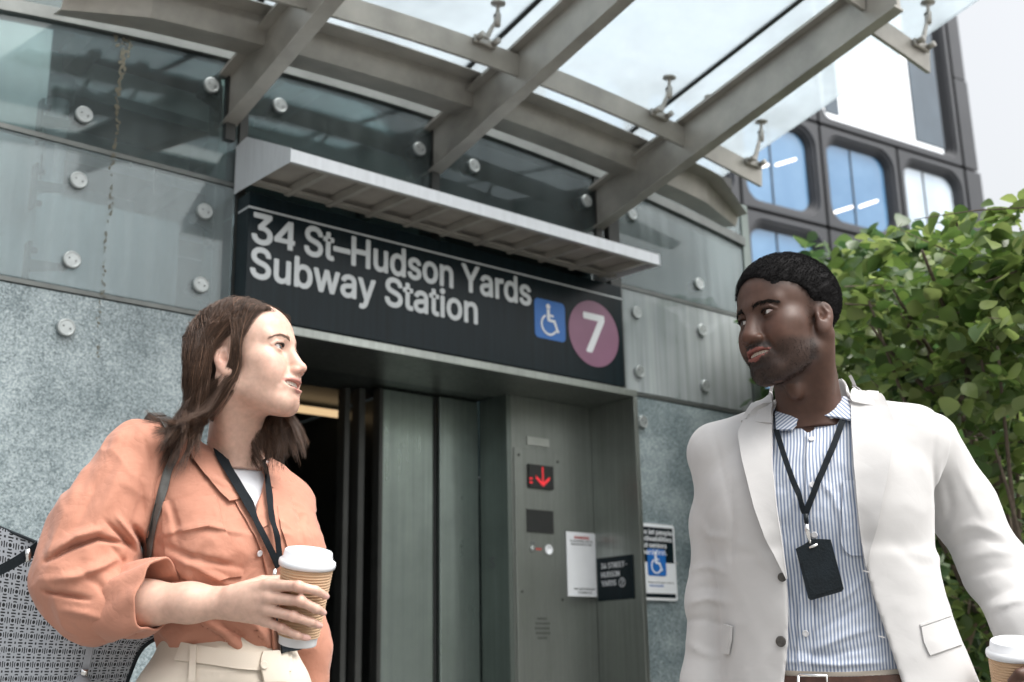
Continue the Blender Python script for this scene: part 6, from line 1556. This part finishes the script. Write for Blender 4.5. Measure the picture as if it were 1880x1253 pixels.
dn = -fM[1][:, 2]+fM[1][:, 1]*.3; dd = dn+rg_.normal(size=(4600, 3))*.5; ln_ = rg_.uniform(.0007, .0017, 4600)[:, None]
strands('beard', None, np.stack([B_-n_*.0003, B_+n_*.0005+dd*ln_*.5, B_+n_*.0008+dd*ln_], 1), np.full(4600, .00019), BH, mn, nseg=4, tones=np.tile([.006, .005, .0045], (4600, 1)))
# ---- lanyard and badge
lm = empty('lanyard', tuple(at(1485, 960, 2.12)), 'black lanyard with leather badge holder on the man\'s striped shirt', 'lanyard')
om = lambda p: shirt_m(p)-.006
ribbon('strap', [(1426, 792), (1440, 838), (1460, 893), (1479, 943)], 10, om, M['lanyard'], lm, off=.006)
ribbon('strap', [(1547, 778), (1532, 820), (1508, 875), (1492, 915), (1480, 946)], 11, om, M['lanyard'], lm, off=.007)
tw_ = (CAMP-at(1485, 990, 2.1)); tw_ /= np.linalg.norm(tw_); j0 = trace([1479], [944], om)[0]+tw_*.009; j1 = trace([1482], [972], om)[0]+tw_*.010; j2 = trace([1488], [998], om)[0]+tw_*.011
m_ = MB(); m_.tube([j0, j0*.4+j1*.6], .004, n=10); m_.build('ferrule', M['leather'], lm)
m_ = MB(); m_.tube([j0*.4+j1*.6, j1, j2], [.0028, .0045, .0032], n=10); m_.build('clip', M['chrome'], lm)
C = [trace([x_], [y_], om)[0]+tw_*(.011+dz) for x_, y_, dz in ((1461, 1008, 0), (1476, 1000, .001), (1491, 990, .002), (1508, 990, .002), (1525, 991, 0), (1549, 1081, .002), (1545, 1086, .002), (1489, 1102, .002), (1484, 1098, .002))]
C = np.array(C); cen = C.mean(0); nrm_ = np.cross(C[4]-C[0], C[7]-C[0]); nrm_ /= np.linalg.norm(nrm_); nrm_ *= np.sign(nrm_@tw_); C = C-np.outer((C-cen)@nrm_, nrm_)
m_ = MB(); m_.sweep([list(map(tuple, C-nrm_*.002)), list(map(tuple, C+nrm_*.002))]); bd = m_.build('badge_holder', M['leather'], lm)
def inb(u, v): return (C[0]*(1-u)+C[4]*u)*(1-v)+(C[7]*(1-u)+C[5]*u)*v
m_ = MB(); m_.sweep([[tuple(inb(u, v)+nrm_*k) for u, v in ((.06, .26), (.94, .22), (.94, .95), (.06, .95))] for k in (.0021, .0032)]); m_.build('front_pocket', M['leather'], bd)
m_ = MB(); m_.tube([inb(.38, .05)+nrm_*.003, inb(.62, .03)+nrm_*.003], .0028, n=8); m_.build('slot', M['chrome'], bd)
# ---- his cup
axc = CUPM[1]-CUPM[0]; cbm = at(1872, 1345, 1.99); ctm = at(1864, 1186, 1.99)
make_cup(cbm, ctm-cbm, np.linalg.norm(ctm-cbm)*.93, .0305, .0415, 'brown ribbed coffee cup with white lid held beside the man\'s blazer')
